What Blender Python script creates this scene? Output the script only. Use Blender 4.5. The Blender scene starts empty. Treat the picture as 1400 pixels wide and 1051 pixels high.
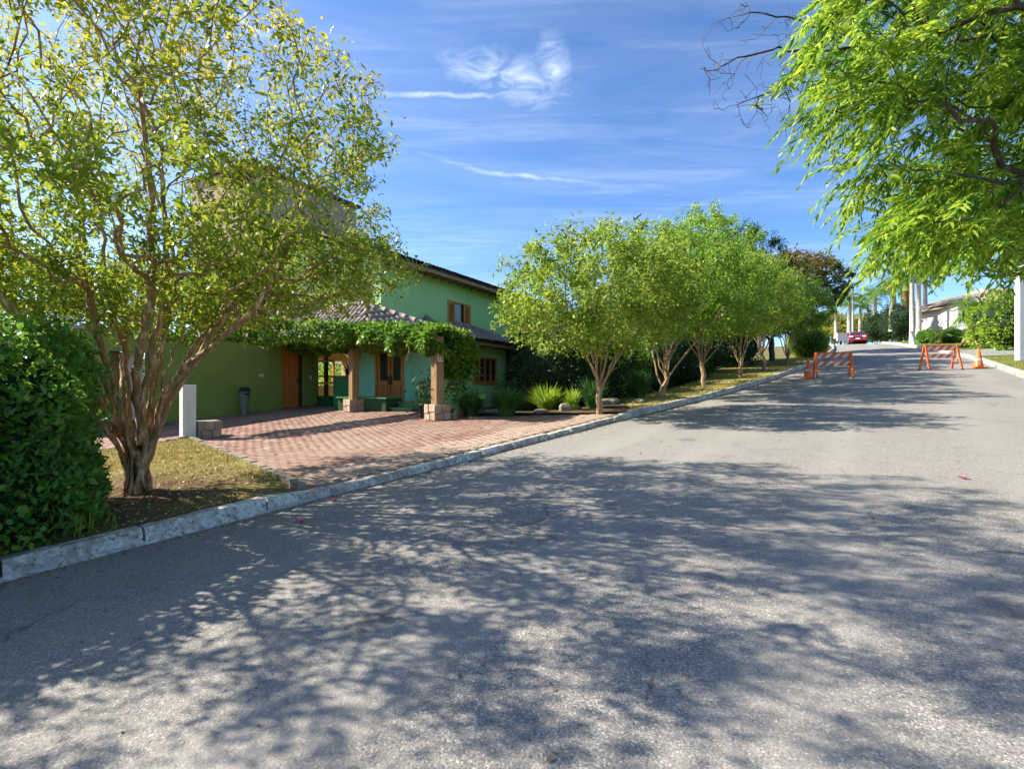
import bpy, math, random
import numpy as np
from mathutils import Matrix, Vector
R = math.radians
rng = np.random.default_rng(7)
random.seed(7)
sc = bpy.context.scene
col = sc.collection

# ------------------------------------------------------------------ camera
YAW = 35.5
SN, CS = math.sin(R(YAW)), math.cos(R(YAW))
cam = bpy.data.cameras.new('camera')
cam.sensor_width = 36.0
cam.lens = 18.0
cam.clip_start = 0.05
cam.clip_end = 5000
camo = bpy.data.objects.new('camera', cam)
camo.location = (0, 0, 1.6)
camo.rotation_euler = (R(90), 0, R(YAW))
col.objects.link(camo)
sc.camera = camo

# ------------------------------------------------------------------ light
SUN_EL = 37.0
SUN_XY = (-0.92, -0.39)
SUN_STRENGTH, SKY_STRENGTH, EXPOSURE = 4.5, 0.120, 1.34
sun = bpy.data.lights.new('sun', 'SUN')
sun.energy = SUN_STRENGTH
sun.angle = R(0.55)
sun.color = (1.0, 0.93, 0.82)
suno = bpy.data.objects.new('sun', sun)
h = math.hypot(*SUN_XY)
sd = Vector((SUN_XY[0]/h*math.cos(R(SUN_EL)), SUN_XY[1]/h*math.cos(R(SUN_EL)), math.sin(R(SUN_EL))))
suno.rotation_euler = sd.to_track_quat('Z', 'Y').to_euler()
suno.location = sd*60
col.objects.link(suno)
vs = sc.view_settings
vs.view_transform = 'Standard'; vs.look = 'None'; vs.gamma = 1; vs.use_curve_mapping = False
vs.exposure = EXPOSURE
cy_ = sc.cycles
cy_.use_adaptive_sampling = True; cy_.adaptive_threshold = .03
cy_.max_bounces = 4; cy_.diffuse_bounces = 3; cy_.glossy_bounces = 2; cy_.transmission_bounces = 3; cy_.caustics_reflective = False; cy_.caustics_refractive = False

# ------------------------------------------------------------------ node helpers
class NT:
    def __init__(s, tree): s.t = tree
    def n(s, typ, **kw):
        nd = s.t.nodes.new(typ)
        for k, v in kw.items():
            if k in nd.bl_rna.properties.keys(): setattr(nd, k, v)
            else:
                nd.inputs[k.replace('_', ' ')].default_value = v
        return nd
    def l(s, a, b): s.t.links.new(a, b)
    def math(s, op, a, b=None, c=None, clamp=False):
        nd = s.t.nodes.new('ShaderNodeMath'); nd.operation = op; nd.use_clamp = clamp
        for i, v in enumerate((a, b, c)):
            if v is None: continue
            if isinstance(v, (int, float)): nd.inputs[i].default_value = v
            else: s.l(v, nd.inputs[i])
        return nd.outputs[0]
    def mix(s, f, a, b):
        nd = s.t.nodes.new('ShaderNodeMix'); nd.data_type = 'RGBA'
        for sock, v in ((nd.inputs['Factor'], f), (nd.inputs['A'], a), (nd.inputs['B'], b)):
            if isinstance(v, (int, float)): sock.default_value = v
            elif isinstance(v, tuple): sock.default_value = v if len(v) == 4 else v+(1,)
            else: s.l(v, sock)
        return nd.outputs['Result']
    def ramp(s, f, stops, interp='LINEAR'):
        nd = s.t.nodes.new('ShaderNodeValToRGB'); cr = nd.color_ramp; cr.interpolation = interp
        while len(cr.elements) < len(stops): cr.elements.new(0.5)
        for e, (p, c) in zip(cr.elements, stops):
            e.position = p; e.color = c if len(c) == 4 else tuple(c)+(1,)
        s.l(f, nd.inputs[0]); return nd.outputs[0]
    def noise(s, vec, scale, detail=4, rough=.55, dist=0.0):
        nd = s.t.nodes.new('ShaderNodeTexNoise'); nd.inputs['Scale'].default_value = scale
        nd.inputs['Detail'].default_value = detail; nd.inputs['Roughness'].default_value = rough
        nd.inputs['Distortion'].default_value = dist
        if vec is not None: s.l(vec, nd.inputs['Vector'])
        return nd.outputs['Fac']
    def rng(s, v, a, b, c=0., d=1.):
        nd = s.t.nodes.new('ShaderNodeMapRange'); nd.clamp = True
        for i, q in enumerate((a, b, c, d)): nd.inputs[i+1].default_value = q
        s.l(v, nd.inputs[0]); return nd.outputs[0]
    def scl(s, vec, sx, sy, sz, rot=(0, 0, 0)):
        nd = s.t.nodes.new('ShaderNodeMapping'); nd.inputs['Scale'].default_value = (sx, sy, sz)
        nd.inputs['Rotation'].default_value = rot
        s.l(vec, nd.inputs['Vector']); return nd.outputs[0]
    def bump(s, hgt, strength, dist):
        nd = s.t.nodes.new('ShaderNodeBump'); nd.inputs['Strength'].default_value = strength
        nd.inputs['Distance'].default_value = dist; s.l(hgt, nd.inputs['Height']); return nd.outputs[0]

# ------------------------------------------------------------------ world: sky and thin clouds
wd = bpy.data.worlds.new('World'); sc.world = wd; wd.use_nodes = True
w = NT(wd.node_tree); wd.node_tree.nodes.clear()
sky = w.n('ShaderNodeTexSky', sky_type='NISHITA')
sky.sun_disc = False; sky.sun_elevation = R(SUN_EL); sky.sun_rotation = math.atan2(SUN_XY[0], SUN_XY[1])
sky.air_density = 0.7; sky.dust_density = 1.1; sky.ozone_density = 3.0; sky.altitude = 700
tc = w.n('ShaderNodeTexCoord')
sep = w.n('ShaderNodeSeparateXYZ'); w.l(tc.outputs['Generated'], sep.inputs[0])
zc = w.math('MAXIMUM', sep.outputs[2], 0.04)
cx = w.math('DIVIDE', sep.outputs[0], zc); cy = w.math('DIVIDE', sep.outputs[1], zc)
comb = w.n('ShaderNodeCombineXYZ'); w.l(cx, comb.inputs[0]); w.l(cy, comb.inputs[1])
# plane axes turned with the view so streaks run roughly across it
pl = w.scl(comb.outputs[0], 1, 1, 1, (0, 0, R(-YAW)))
ps = w.n('ShaderNodeSeparateXYZ'); w.l(pl, ps.inputs[0])
def cloud_blob(x, y, ax, ay, ang, scale, lo, hi, seed):
    mp = w.n('ShaderNodeMapping'); mp.vector_type = 'TEXTURE'
    mp.inputs['Location'].default_value = (x, y, 0); mp.inputs['Rotation'].default_value = (0, 0, R(ang))
    mp.inputs['Scale'].default_value = (ax, ay, 1)
    nz = w.n('ShaderNodeTexNoise'); nz.inputs['Scale'].default_value = scale; nz.inputs['Detail'].default_value = 5
    nz.inputs['Roughness'].default_value = .55; nz.inputs['Distortion'].default_value = .6
    off = w.n('ShaderNodeMapping'); off.inputs['Location'].default_value = (seed, seed*1.7, 0); w.l(pl, off.inputs['Vector']); w.l(off.outputs[0], nz.inputs['Vector'])
    # domain-warp the blob with the noise colour
    sub = w.n('ShaderNodeVectorMath', operation='SUBTRACT'); w.l(nz.outputs['Color'], sub.inputs[0]); sub.inputs[1].default_value = (.5, .5, .5)
    sc2 = w.n('ShaderNodeVectorMath', operation='SCALE'); w.l(sub.outputs[0], sc2.inputs[0]); sc2.inputs[3].default_value = .55*max(ax, ay)
    add = w.n('ShaderNodeVectorMath', operation='ADD'); w.l(pl, add.inputs[0]); w.l(sc2.outputs[0], add.inputs[1])
    w.l(add.outputs[0], mp.inputs['Vector'])
    ln = w.n('ShaderNodeVectorMath', operation='LENGTH'); w.l(mp.outputs[0], ln.inputs[0])
    m = w.rng(ln.outputs['Value'], 1.0, 0.1)
    n2 = w.noise(off.outputs[0], scale*2.6, 6, .62, .8)
    return w.math('MULTIPLY', m, w.rng(n2, lo, hi))
CLOUDS = [  # view-plane coordinates: X right / up, Z forward / up
    (-0.03, 1.66, .30, .17, 38, 3.2, .37, .82, 3.1),
    (0.13, 1.63, .07, .22, -10, 4, .35, .82, 5.2),
    (-0.26, 1.77, .34, .030, 4, 2.6, .30, .85, 8.4),
    (-0.72, 1.44, .09, .05, 55, 4, .34, .8, 1.4),
    (0.02, 2.42, .62, .045, 24, 1.6, .36, .95, 9.1),
]
tot = None
for c in CLOUDS:
    m = cloud_blob(*c)
    tot = m if tot is None else w.math('MAXIMUM', tot, m)
veil = w.noise(w.scl(pl, .55, 1.5, 1, (0, 0, R(12))), 1.1, 7, .6, .5)
v2 = w.noise(w.scl(pl, .9, 4.2, 1, (0, 0, R(-14))), 1.5, 8, .62, .9)
veil = w.math('MULTIPLY', w.math('ADD', w.math('MULTIPLY', w.rng(veil, .40, .80), .55), w.math('MULTIPLY', w.rng(v2, .46, .82), w.rng(veil, .35, .65))), .20)
cl = w.math('MAXIMUM', w.math('MULTIPLY', tot, .85), veil)
hs = w.n('ShaderNodeHueSaturation'); hs.inputs['Saturation'].default_value = 1.08; hs.inputs['Value'].default_value = 1.0
gm = w.n('ShaderNodeGamma'); gm.inputs['Gamma'].default_value = 1.0; w.l(sky.outputs[0], gm.inputs['Color'])
tn = w.n('ShaderNodeVectorMath', operation='MULTIPLY'); tn.inputs[1].default_value = (.86, .93, 1.0); w.l(gm.outputs[0], tn.inputs[0]); w.l(tn.outputs[0], hs.inputs['Color'])
skyc = w.mix(cl, hs.outputs[0], (4.9, 5.4, 6.0))
bg = w.n('ShaderNodeBackground'); bg.inputs['Strength'].default_value = SKY_STRENGTH
w.l(skyc, bg.inputs['Color'])
wo = w.n('ShaderNodeOutputWorld'); w.l(bg.outputs[0], wo.inputs[0])

# ------------------------------------------------------------------ materials
MATS = {}
def newmat(name):
    m = bpy.data.materials.new(name); m.use_nodes = True; m.node_tree.nodes.clear()
    t = NT(m.node_tree); out = t.n('ShaderNodeOutputMaterial'); MATS[name] = m
    return m, t, out
def plain(name, c, rough=.7, var=.18, scale=6, bump=.0, bscale=40, metal=0, c2=None, spec=.4):
    m, t, out = newmat(name)
    tc = t.n('ShaderNodeTexCoord'); p = t.n('ShaderNodeBsdfPrincipled')
    f = t.noise(tc.outputs['Object'], scale, 5, .6)
    c2 = c2 or tuple(x*(1-var) for x in c); c1 = c if c2 != c else c
    t.l(t.ramp(f, [(.32, c2), (.68, tuple(min(1, x*(1+var*.5)) for x in c1))]), p.inputs['Base Color'])
    p.inputs['Roughness'].default_value = rough; p.inputs['Metallic'].default_value = metal
    p.inputs['Specular IOR Level'].default_value = spec
    if bump:
        t.l(t.bump(t.noise(tc.outputs['Object'], bscale, 4), bump, .01), p.inputs['Normal'])
    t.l(p.outputs[0], out.inputs[0]); return m
def leafmat(name, cols, yellow=None, zlo=0, zhi=1, trans=.45, rough=.45, clump=1.2, spec=.3):
    m, t, out = newmat(name)
    g = t.n('ShaderNodeNewGeometry'); tc = t.n('ShaderNodeTexCoord')
    nz = t.noise(tc.outputs['Object'], clump, 2)
    f = t.math('ADD', t.math('MULTIPLY', g.outputs['Random Per Island'], .62), t.math('MULTIPLY', t.rng(nz, .3, .7), .38))
    n = len(cols); c = t.ramp(f, [(i/max(1, n-1), cols[i]) for i in range(n)])
    if yellow:
        sp = t.n('ShaderNodeSeparateXYZ'); t.l(tc.outputs['Object'], sp.inputs[0])
        hz = t.rng(sp.outputs[2], zlo, zhi)
        n2 = t.noise(tc.outputs['Object'], .9, 3)
        k = t.math('ADD', t.math('MULTIPLY', hz, .75), t.math('ADD', t.math('MULTIPLY', n2, 1.1), t.math('MULTIPLY', g.outputs['Random Per Island'], .35)))
        c = t.mix(t.rng(k, 1.12, 1.55), c, yellow)
    p = t.n('ShaderNodeBsdfPrincipled'); t.l(c, p.inputs['Base Color']); p.inputs['Roughness'].default_value = rough
    p.inputs['Specular IOR Level'].default_value = spec
    tr = t.n('ShaderNodeBsdfTranslucent')
    hsn = t.n('ShaderNodeHueSaturation'); hsn.inputs['Hue'].default_value = .485; hsn.inputs['Value'].default_value = 1.5; t.l(c, hsn.inputs['Color'])
    t.l(hsn.outputs[0], tr.inputs['Color'])
    mx = t.n('ShaderNodeMixShader'); mx.inputs[0].default_value = trans
    t.l(p.outputs[0], mx.inputs[1]); t.l(tr.outputs[0], mx.inputs[2]); t.l(mx.outputs[0], out.inputs[0])
    return m
def barkmat(name, c1, c2, c3):
    m, t, out = newmat(name); tc = t.n('ShaderNodeTexCoord'); p = t.n('ShaderNodeBsdfPrincipled')
    v = t.scl(tc.outputs['Object'], 1, 1, .22)
    f = t.noise(v, 16, 5, .65); f2 = t.noise(v, 5, 3)
    c = t.mix(t.rng(f2, .42, .6), t.ramp(f, [(.3, c1), (.62, c2)]), c3)
    t.l(t.mix(t.rng(f, .62, .5), c, c1), p.inputs['Base Color'])
    p.inputs['Roughness'].default_value = .75
    t.l(t.bump(f, .7, .02), p.inputs['Normal']); t.l(p.outputs[0], out.inputs[0]); return m

# asphalt
def asphalt():
    m, t, out = newmat('asphalt'); tc = t.n('ShaderNodeTexCoord'); p = t.n('ShaderNodeBsdfPrincipled')
    o = tc.outputs['Object']
    v1 = t.n('ShaderNodeTexVoronoi'); v1.inputs['Scale'].default_value = 120; t.l(o, v1.inputs['Vector'])
    sp = t.n('ShaderNodeSeparateColor'); t.l(v1.outputs['Color'], sp.inputs[0])
    stone = t.ramp(sp.outputs[0], [(0, (.10, .094, .084)), (.3, (.20, .186, .162)), (.65, (.27, .25, .217)), (.9, (.34, .315, .27)), (.98, (.55, .52, .47))])
    v3 = t.n('ShaderNodeTexVoronoi'); v3.inputs['Scale'].default_value = 38; t.l(o, v3.inputs['Vector'])
    sp3 = t.n('ShaderNodeSeparateColor'); t.l(v3.outputs['Color'], sp3.inputs[0])
    pick = t.math('MULTIPLY', t.rng(sp3.outputs[1], .80, .86), t.rng(v3.outputs['Distance'], .36, .24))
    stone = t.mix(t.math('MULTIPLY', pick, .75), stone, t.ramp(sp3.outputs[2], [(0, (.07, .07, .075)), (.45, (.16, .155, .15)), (.7, (.34, .33, .31)), (1, (.45, .44, .41))]))
    big = t.noise(o, .35, 5, .6); mid = t.noise(o, 2.3, 5, .65)
    c = t.mix(t.rng(big, .35, .7, 0, .55), stone, (.29, .27, .233))
    c = t.mix(t.rng(mid, .52, .78, 0, .4), c, (.17, .158, .14))
    # tyre-polished lanes, repair patch, oil drips
    sx = t.n('ShaderNodeSeparateXYZ'); t.l(o, sx.inputs[0])
    wob = t.math('ADD', sx.outputs[0], t.math('MULTIPLY', t.noise(t.scl(o, 1, .12, 1), .8, 3), .9))
    lane = t.math('SINE', t.math('MULTIPLY', t.math('ADD', wob, .35), 3.5))
    c = t.mix(t.math('MULTIPLY', t.rng(lane, .1, 1.0), t.rng(t.noise(t.scl(o, 1, .2, 1), 1.1, 4), .3, .7, .12, .5)), c, (.33, .305, .262))
    st = t.noise(o, .75, 6, .7, .6); c = t.mix(t.rng(st, .60, .72, 0, .5), c, (.13, .122, .11))
    dr = t.n('ShaderNodeTexVoronoi'); dr.inputs['Scale'].default_value = .55; t.l(o, dr.inputs['Vector'])
    c = t.mix(t.math('MULTIPLY', t.rng(t.math('ADD', dr.outputs['Distance'], t.math('MULTIPLY', t.noise(o, 9, 4), .12)), .19, .13), .45), c, (.08, .075, .07))
    # fine cracks
    warp = t.n('ShaderNodeTexNoise'); warp.inputs['Scale'].default_value = 1.3; warp.inputs['Detail'].default_value = 6; t.l(o, warp.inputs['Vector'])
    ad = t.n('ShaderNodeVectorMath', operation='ADD'); scw = t.n('ShaderNodeVectorMath', operation='SCALE'); scw.inputs[3].default_value = 1.1
    t.l(warp.outputs['Color'], scw.inputs[0]); t.l(o, ad.inputs[0]); t.l(scw.outputs[0], ad.inputs[1])
    v2 = t.n('ShaderNodeTexVoronoi', feature='DISTANCE_TO_EDGE'); v2.inputs['Scale'].default_value = .32; t.l(ad.outputs[0], v2.inputs['Vector'])
    cr = t.math('MULTIPLY', t.rng(v2.outputs['Distance'], .006, .001), t.rng(t.noise(o, .5, 3), .48, .58))
    c = t.mix(t.math('MULTIPLY', cr, .55), c, (.05, .035, .035))
    tint = t.n('ShaderNodeVectorMath', operation='SCALE'); tint.inputs[3].default_value = .97; t.l(c, tint.inputs[0])
    t.l(tint.outputs[0], p.inputs['Base Color']); p.inputs['Roughness'].default_value = .88; p.inputs['Specular IOR Level'].default_value = .25
    hgt = t.math('ADD', t.math('MULTIPLY', v1.outputs['Distance'], -.5), t.math('ADD', t.math('MULTIPLY', pick, 1.0), t.math('ADD', t.noise(o, 30, 4), t.math('MULTIPLY', cr, -3))))
    t.l(t.bump(hgt, .6, .005), p.inputs['Normal']); t.l(p.outputs[0], out.inputs[0]); return m
asphalt()
def groundmat(name, a, b, c, scale=3, bump=.6):
    m, t, out = newmat(name); tc = t.n('ShaderNodeTexCoord'); p = t.n('ShaderNodeBsdfPrincipled'); o = tc.outputs['Object']
    f = t.noise(o, scale, 6, .65); f2 = t.noise(o, scale*.25, 4)
    q = t.mix(t.rng(f2, .4, .6), t.ramp(f, [(.3, a), (.7, b)]), c)
    q = t.mix(t.rng(t.noise(o, scale*14, 3), .5, .75, 0, .5), q, tuple(x*.45 for x in a))
    t.l(q, p.inputs['Base Color']); p.inputs['Roughness'].default_value = .95; p.inputs['Specular IOR Level'].default_value = .15
    t.l(t.bump(t.noise(o, scale*9, 5, .7), bump, .03), p.inputs['Normal']); t.l(p.outputs[0], out.inputs[0]); return m
groundmat('earth_grass', (.10, .12, .03), (.17, .16, .05), (.20, .155, .075))
groundmat('wood_far', (.03, .07, .02), (.07, .11, .03), (.05, .08, .03), .12)
groundmat('bare_soil', (.085, .05, .028), (.16, .10, .055), (.11, .075, .035), 4)
groundmat('lawn_soil', (.13, .14, .03), (.24, .22, .06), (.18, .13, .06), 3)
groundmat('dry_lawn', (.30, .27, .08), (.44, .36, .13), (.36, .32, .10), 2.5)
def pavermat(name, k=(1, 1, 1), pale=0.0):
    m, t, out = newmat(name); tc = t.n('ShaderNodeTexCoord'); p = t.n('ShaderNodeBsdfPrincipled'); g = t.n('ShaderNodeNewGeometry')
    oi = t.n('ShaderNodeObjectInfo')
    rnd = t.math('FRACT', t.math('ADD', g.outputs['Random Per Island'], oi.outputs['Random']))
    pos = g.outputs['Position']
    c = t.ramp(rnd, [(0, (.17, .075, .05)), (.35, (.23, .11, .075)), (.6, (.27, .155, .10)), (.8, (.22, .092, .07)), (1, (.31, .22, .16))])
    c = t.mix(t.rng(t.noise(pos, .55, 4), .42, .68, 0, .85), c, (.31, .215, .145))
    c = t.mix(t.rng(t.noise(pos, 9, 5, .7), .5, .8, 0, .6), c, (.15, .10, .07))
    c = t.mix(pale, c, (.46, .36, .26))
    t.l(c, p.inputs['Base Color']); p.inputs['Roughness'].default_value = .85
    t.l(t.bump(t.noise(pos, 60, 4), .5, .006), p.inputs['Normal']); t.l(p.outputs[0], out.inputs[0]); return m
pavermat('paver'); pavermat('sunlit_paver', pale=.5)  # second, paler copy paints the sunlit strip along the kerb into the bricks
def kerbmat():
    m, t, out = newmat('kerb_paint'); tc = t.n('ShaderNodeTexCoord'); p = t.n('ShaderNodeBsdfPrincipled'); g = t.n('ShaderNodeNewGeometry')
    pos = g.outputs['Position']
    f = t.noise(pos, 7, 7, .72); f2 = t.noise(pos, 1.3, 4)
    c = t.mix(t.rng(t.math('ADD', f, t.math('MULTIPLY', f2, .5)), .62, .82), (.68, .64, .55), (.32, .28, .22))
    c = t.mix(t.rng(t.noise(pos, 22, 5, .7), .53, .66), c, (.11, .10, .07))
    t.l(c, p.inputs['Base Color']); p.inputs['Roughness'].default_value = .85
    t.l(t.bump(t.noise(pos, 30, 6, .7), .8, .012), p.inputs['Normal']); t.l(p.outputs[0], out.inputs[0])
kerbmat()
def plaster(name, c, stain=.35):
    m, t, out = newmat(name); tc = t.n('ShaderNodeTexCoord'); p = t.n('ShaderNodeBsdfPrincipled'); o = tc.outputs['Object']
    f = t.noise(o, .9, 6, .65); f3 = t.noise(t.scl(o, 3, 3, .35), 1.6, 5, .7)
    q = t.mix(t.rng(f, .35, .72, 0, .5), c, tuple(x*.8 for x in c))
    q = t.mix(t.rng(f3, .52, .8, 0, stain), q, tuple(x*.45+.02 for x in c))
    t.l(q, p.inputs['Base Color']); p.inputs['Roughness'].default_value = .9; p.inputs['Specular IOR Level'].default_value = .2
    t.l(t.bump(t.noise(o, 45, 5, .65), .35, .008), p.inputs['Normal']); t.l(p.outputs[0], out.inputs[0])
plaster('green_plaster', (.52, .80, .32), .35); plaster('shade_tint_plaster', (.36, .78, .52), .2); plaster('olive_plaster', (.25, .33, .075), .5)
plaster('dark_green_plaster', (.04, .10, .04)); plaster('mid_green_plaster', (.09, .34, .13))
plaster('beige_plaster', (.52, .36, .26), .2); plaster('white_plaster', (.74, .71, .66), .3); plaster('yellow_plaster', (.72, .58, .28), .15)
plaster('grey_plaster', (.38, .40, .40)); plaster('coping_concrete', (.42, .37, .28))
def woodmat(name, a, b, sx=14, sz=1.2):
    m, t, out = newmat(name); tc = t.n('ShaderNodeTexCoord'); p = t.n('ShaderNodeBsdfPrincipled'); o = tc.outputs['Object']
    f = t.noise(t.scl(o, sx, sx, sz), 1.5, 6, .65, .8)
    t.l(t.ramp(f, [(.3, a), (.7, b)]), p.inputs['Base Color']); p.inputs['Roughness'].default_value = .5
    t.l(t.bump(f, .35, .006), p.inputs['Normal']); t.l(p.outputs[0], out.inputs[0])
woodmat('orange_wood', (.50, .17, .03), (.74, .31, .065)); woodmat('door_wood', (.48, .13, .03), (.68, .22, .05)); woodmat('brown_wood', (.22, .125, .05), (.40, .25, .105))
woodmat('dark_wood', (.05, .028, .014), (.10, .055, .025))
def stonemat(name, a, b, c):
    m, t, out = newmat(name); tc = t.n('ShaderNodeTexCoord'); p = t.n('ShaderNodeBsdfPrincipled'); g = t.n('ShaderNodeNewGeometry')
    oi = t.n('ShaderNodeObjectInfo'); pos = g.outputs['Position']
    q = t.ramp(t.math('FRACT', t.math('ADD', oi.outputs['Random'], g.outputs['Random Per Island'])), [(0, a), (.5, b), (1, c)])
    q = t.mix(t.rng(t.noise(pos, 9, 6, .7), .45, .75, 0, .55), q, tuple(x*.5 for x in b))
    t.l(q, p.inputs['Base Color']); p.inputs['Roughness'].default_value = .85
    t.l(t.bump(t.noise(pos, 18, 6, .7), .9, .02), p.inputs['Normal']); t.l(p.outputs[0], out.inputs[0])
stonemat('pillar_stone', (.50, .33, .22), (.42, .26, .16), (.55, .42, .30)); stonemat('slab_stone', (.24, .20, .14), (.30, .25, .17), (.19, .165, .12))
stonemat('roof_tile', (.34, .25, .20), (.42, .33, .27), (.30, .20, .16)); stonemat('dark_tile', (.10, .07, .06), (.14, .09, .07), (.08, .06, .055))
plain('mortar', (.33, .27, .21), .95); plain('joint_sand', (.25, .185, .125), .98, bump=.4)
plain('black_plastic', (.02, .02, .022), .45); plain('bin_grey', (.20, .23, .20), .5); plain('plate_white', (.75, .74, .66), .4)
plain('metal_dark', (.04, .045, .05), .5); plain('galvanised', (.42, .43, .44), .45, metal=.4); plain('concrete', (.42, .40, .37), .9, bump=.4)
plain('white_paint', (.76, .75, .72), .7, .1, 3, bump=.2); plain('pale_trunk', (.50, .45, .37), .85, .3, 4, bump=.5); plain('brown_trunk', (.30, .19, .09), .9, .4, 6, bump=.8)
plain('car_red', (.34, .02, .035), .22, .04, spec=.6); plain('car_white', (.78, .78, .76), .25, .04); plain('rubber', (.018, .018, .018), .8)
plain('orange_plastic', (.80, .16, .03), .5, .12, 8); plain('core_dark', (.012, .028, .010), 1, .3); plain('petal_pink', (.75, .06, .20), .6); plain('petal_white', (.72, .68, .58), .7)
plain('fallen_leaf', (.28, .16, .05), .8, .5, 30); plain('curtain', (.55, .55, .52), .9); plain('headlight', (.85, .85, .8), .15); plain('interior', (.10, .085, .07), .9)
plain('green_stem', (.12, .16, .04), .7); plain('slab_grey', (.27, .275, .26), .9, bump=.3)
def glass(name, c=(.03, .035, .04)):
    m, t, out = newmat(name); p = t.n('ShaderNodeBsdfPrincipled'); p.inputs['Base Color'].default_value = c+(1,)
    p.inputs['Roughness'].default_value = .06; p.inputs['Specular IOR Level'].default_value = .8
    t.l(p.outputs[0], out.inputs[0])
glass('dark_glass'); glass('windscreen', (.02, .028, .045))
def stripes():
    m, t, out = newmat('striped_board'); tc = t.n('ShaderNodeTexCoord'); p = t.n('ShaderNodeBsdfPrincipled')
    sp = t.n('ShaderNodeSeparateXYZ'); t.l(tc.outputs['Object'], sp.inputs[0])
    k = t.math('FRACT', t.math('MULTIPLY', t.math('SUBTRACT', sp.outputs[0], t.math('MULTIPLY', sp.outputs[2], .9)), 2.9))
    f = t.math('GREATER_THAN', k, .58)
    c = t.mix(f, (.82, .15, .03), (.72, .66, .58))
    c = t.mix(t.rng(t.noise(tc.outputs['Object'], 12, 5), .55, .8, 0, .5), c, (.45, .22, .12))
    t.l(c, p.inputs['Base Color']); p.inputs['Roughness'].default_value = .5; t.l(p.outputs[0], out.inputs[0])
stripes()
barkmat('myrtle_bark', (.30, .165, .06), (.60, .38, .155), (.72, .54, .30))
barkmat('myrtle_bark_pale', (.27, .17, .085), (.46, .31, .17), (.55, .42, .27)); barkmat('dark_bark', (.05, .035, .022), (.11, .08, .05), (.14, .11, .08))
leafmat('myrtle_leaf', [(.065, .13, .012), (.14, .23, .018), (.30, .37, .03), (.16, .25, .02)], yellow=(.50, .43, .04), zlo=2.4, zhi=6.2)
leafmat('row_leaf', [(.08, .16, .016), (.16, .27, .028), (.27, .37, .045), (.38, .44, .07)], yellow=(.46, .42, .06), zlo=3.5, zhi=11)
leafmat('row_leaf_green', [(.06, .15, .016), (.12, .25, .026), (.22, .36, .04), (.33, .43, .06)])
leafmat('hedge_leaf', [(.03, .11, .02), (.07, .20, .03), (.15, .32, .04), (.32, .50, .06)], trans=.4, rough=.4, spec=.4)
leafmat('vine_leaf', [(.03, .11, .012), (.07, .19, .02), (.15, .28, .03), (.28, .36, .05)], trans=.4)
leafmat('bright_leaf', [(.065, .17, .012), (.14, .29, .02), (.28, .42, .03), (.46, .54, .06)], trans=.55, rough=.35, spec=.4)
leafmat('feather_leaf', [(.03, .085, .012), (.075, .18, .018), (.17, .31, .025), (.34, .46, .04), (.54, .54, .06)], trans=.5, rough=.5, spec=.22, clump=2.2)
leafmat('dark_leaf', [(.008, .03, .009), (.018, .055, .014), (.035, .085, .018), (.05, .11, .02)], trans=.25)
leafmat('bronze_leaf', [(.03, .06, .012), (.06, .09, .015), (.10, .12, .02), (.06, .09, .015)], yellow=(.22, .15, .025), zlo=7.5, zhi=11.5, trans=.35)
leafmat('strap_leaf', [(.02, .07, .02), (.04, .13, .03), (.08, .20, .04), (.15, .27, .05)], trans=.35)
leafmat('strap_leaf_lime', [(.08, .18, .02), (.18, .32, .03), (.34, .46, .05), (.10, .22, .03)], trans=.45)
leafmat('grey_leaf', [(.08, .13, .09), (.14, .18, .12), (.24, .26, .17), (.30, .28, .20)], trans=.25)
leafmat('palm_leaf', [(.03, .10, .02), (.07, .18, .02), (.16, .26, .03), (.30, .34, .05)], trans=.4)
leafmat('bromeliad_leaf', [(.10, .03, .02), (.20, .05, .03), (.10, .10, .03), (.25, .10, .05)], trans=.25)
leafmat('far_leaf', [(.14, .20, .03), (.24, .28, .04), (.36, .36, .06), (.45, .40, .08)], trans=.4)
leafmat('grass_blade', [(.13, .13, .03), (.23, .20, .05), (.34, .28, .09), (.42, .34, .14)], trans=.35, clump=3)
leafmat('green_grass', [(.06, .13, .015), (.13, .22, .02), (.22, .30, .03), (.32, .34, .06)], trans=.35, clump=2)

# ------------------------------------------------------------------ mesh helpers
def mesh_np(name, V, F, mat, parent=None, smooth=False, mats=None, midx=None):
    """V (n,3), F list of arrays (each (m,k)) or one array"""
    if isinstance(F, np.ndarray): F = [F]
    F = [f for f in F if len(f)]
    me = bpy.data.meshes.new(name)
    V = np.asarray(V, dtype=np.float32)
    me.vertices.add(len(V)); me.vertices.foreach_set('co', V.ravel())
    li = np.concatenate([f.ravel() for f in F]).astype(np.int32)
    tot_ = np.concatenate([np.full(len(f), f.shape[1]) for f in F]).astype(np.int32)
    st = np.concatenate([[0], np.cumsum(tot_)[:-1]]).astype(np.int32)
    me.loops.add(len(li)); me.loops.foreach_set('vertex_index', li)
    me.polygons.add(len(tot_)); me.polygons.foreach_set('loop_start', st); me.polygons.foreach_set('loop_total', tot_)
    if smooth: me.polygons.foreach_set('use_smooth', np.ones(len(tot_), dtype=bool))
    for mm in (mats or [mat]): me.materials.append(MATS[mm] if isinstance(mm, str) else mm)
    if midx is not None: me.polygons.foreach_set('material_index', np.asarray(midx, dtype=np.int32))
    me.update(calc_edges=True); me.validate()
    return link(name, me, parent)
def world_loc(o):
    v = Vector((0, 0, 0))
    while o is not None:
        v += o.location + o.matrix_parent_inverse.translation; o = o.parent
    return v
def link(name, me, parent=None):
    o = bpy.data.objects.new(name, me); col.objects.link(o)
    if parent is not None:
        o.parent = parent
        o.matrix_parent_inverse = Matrix.Translation(-world_loc(parent))
    return o
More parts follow.
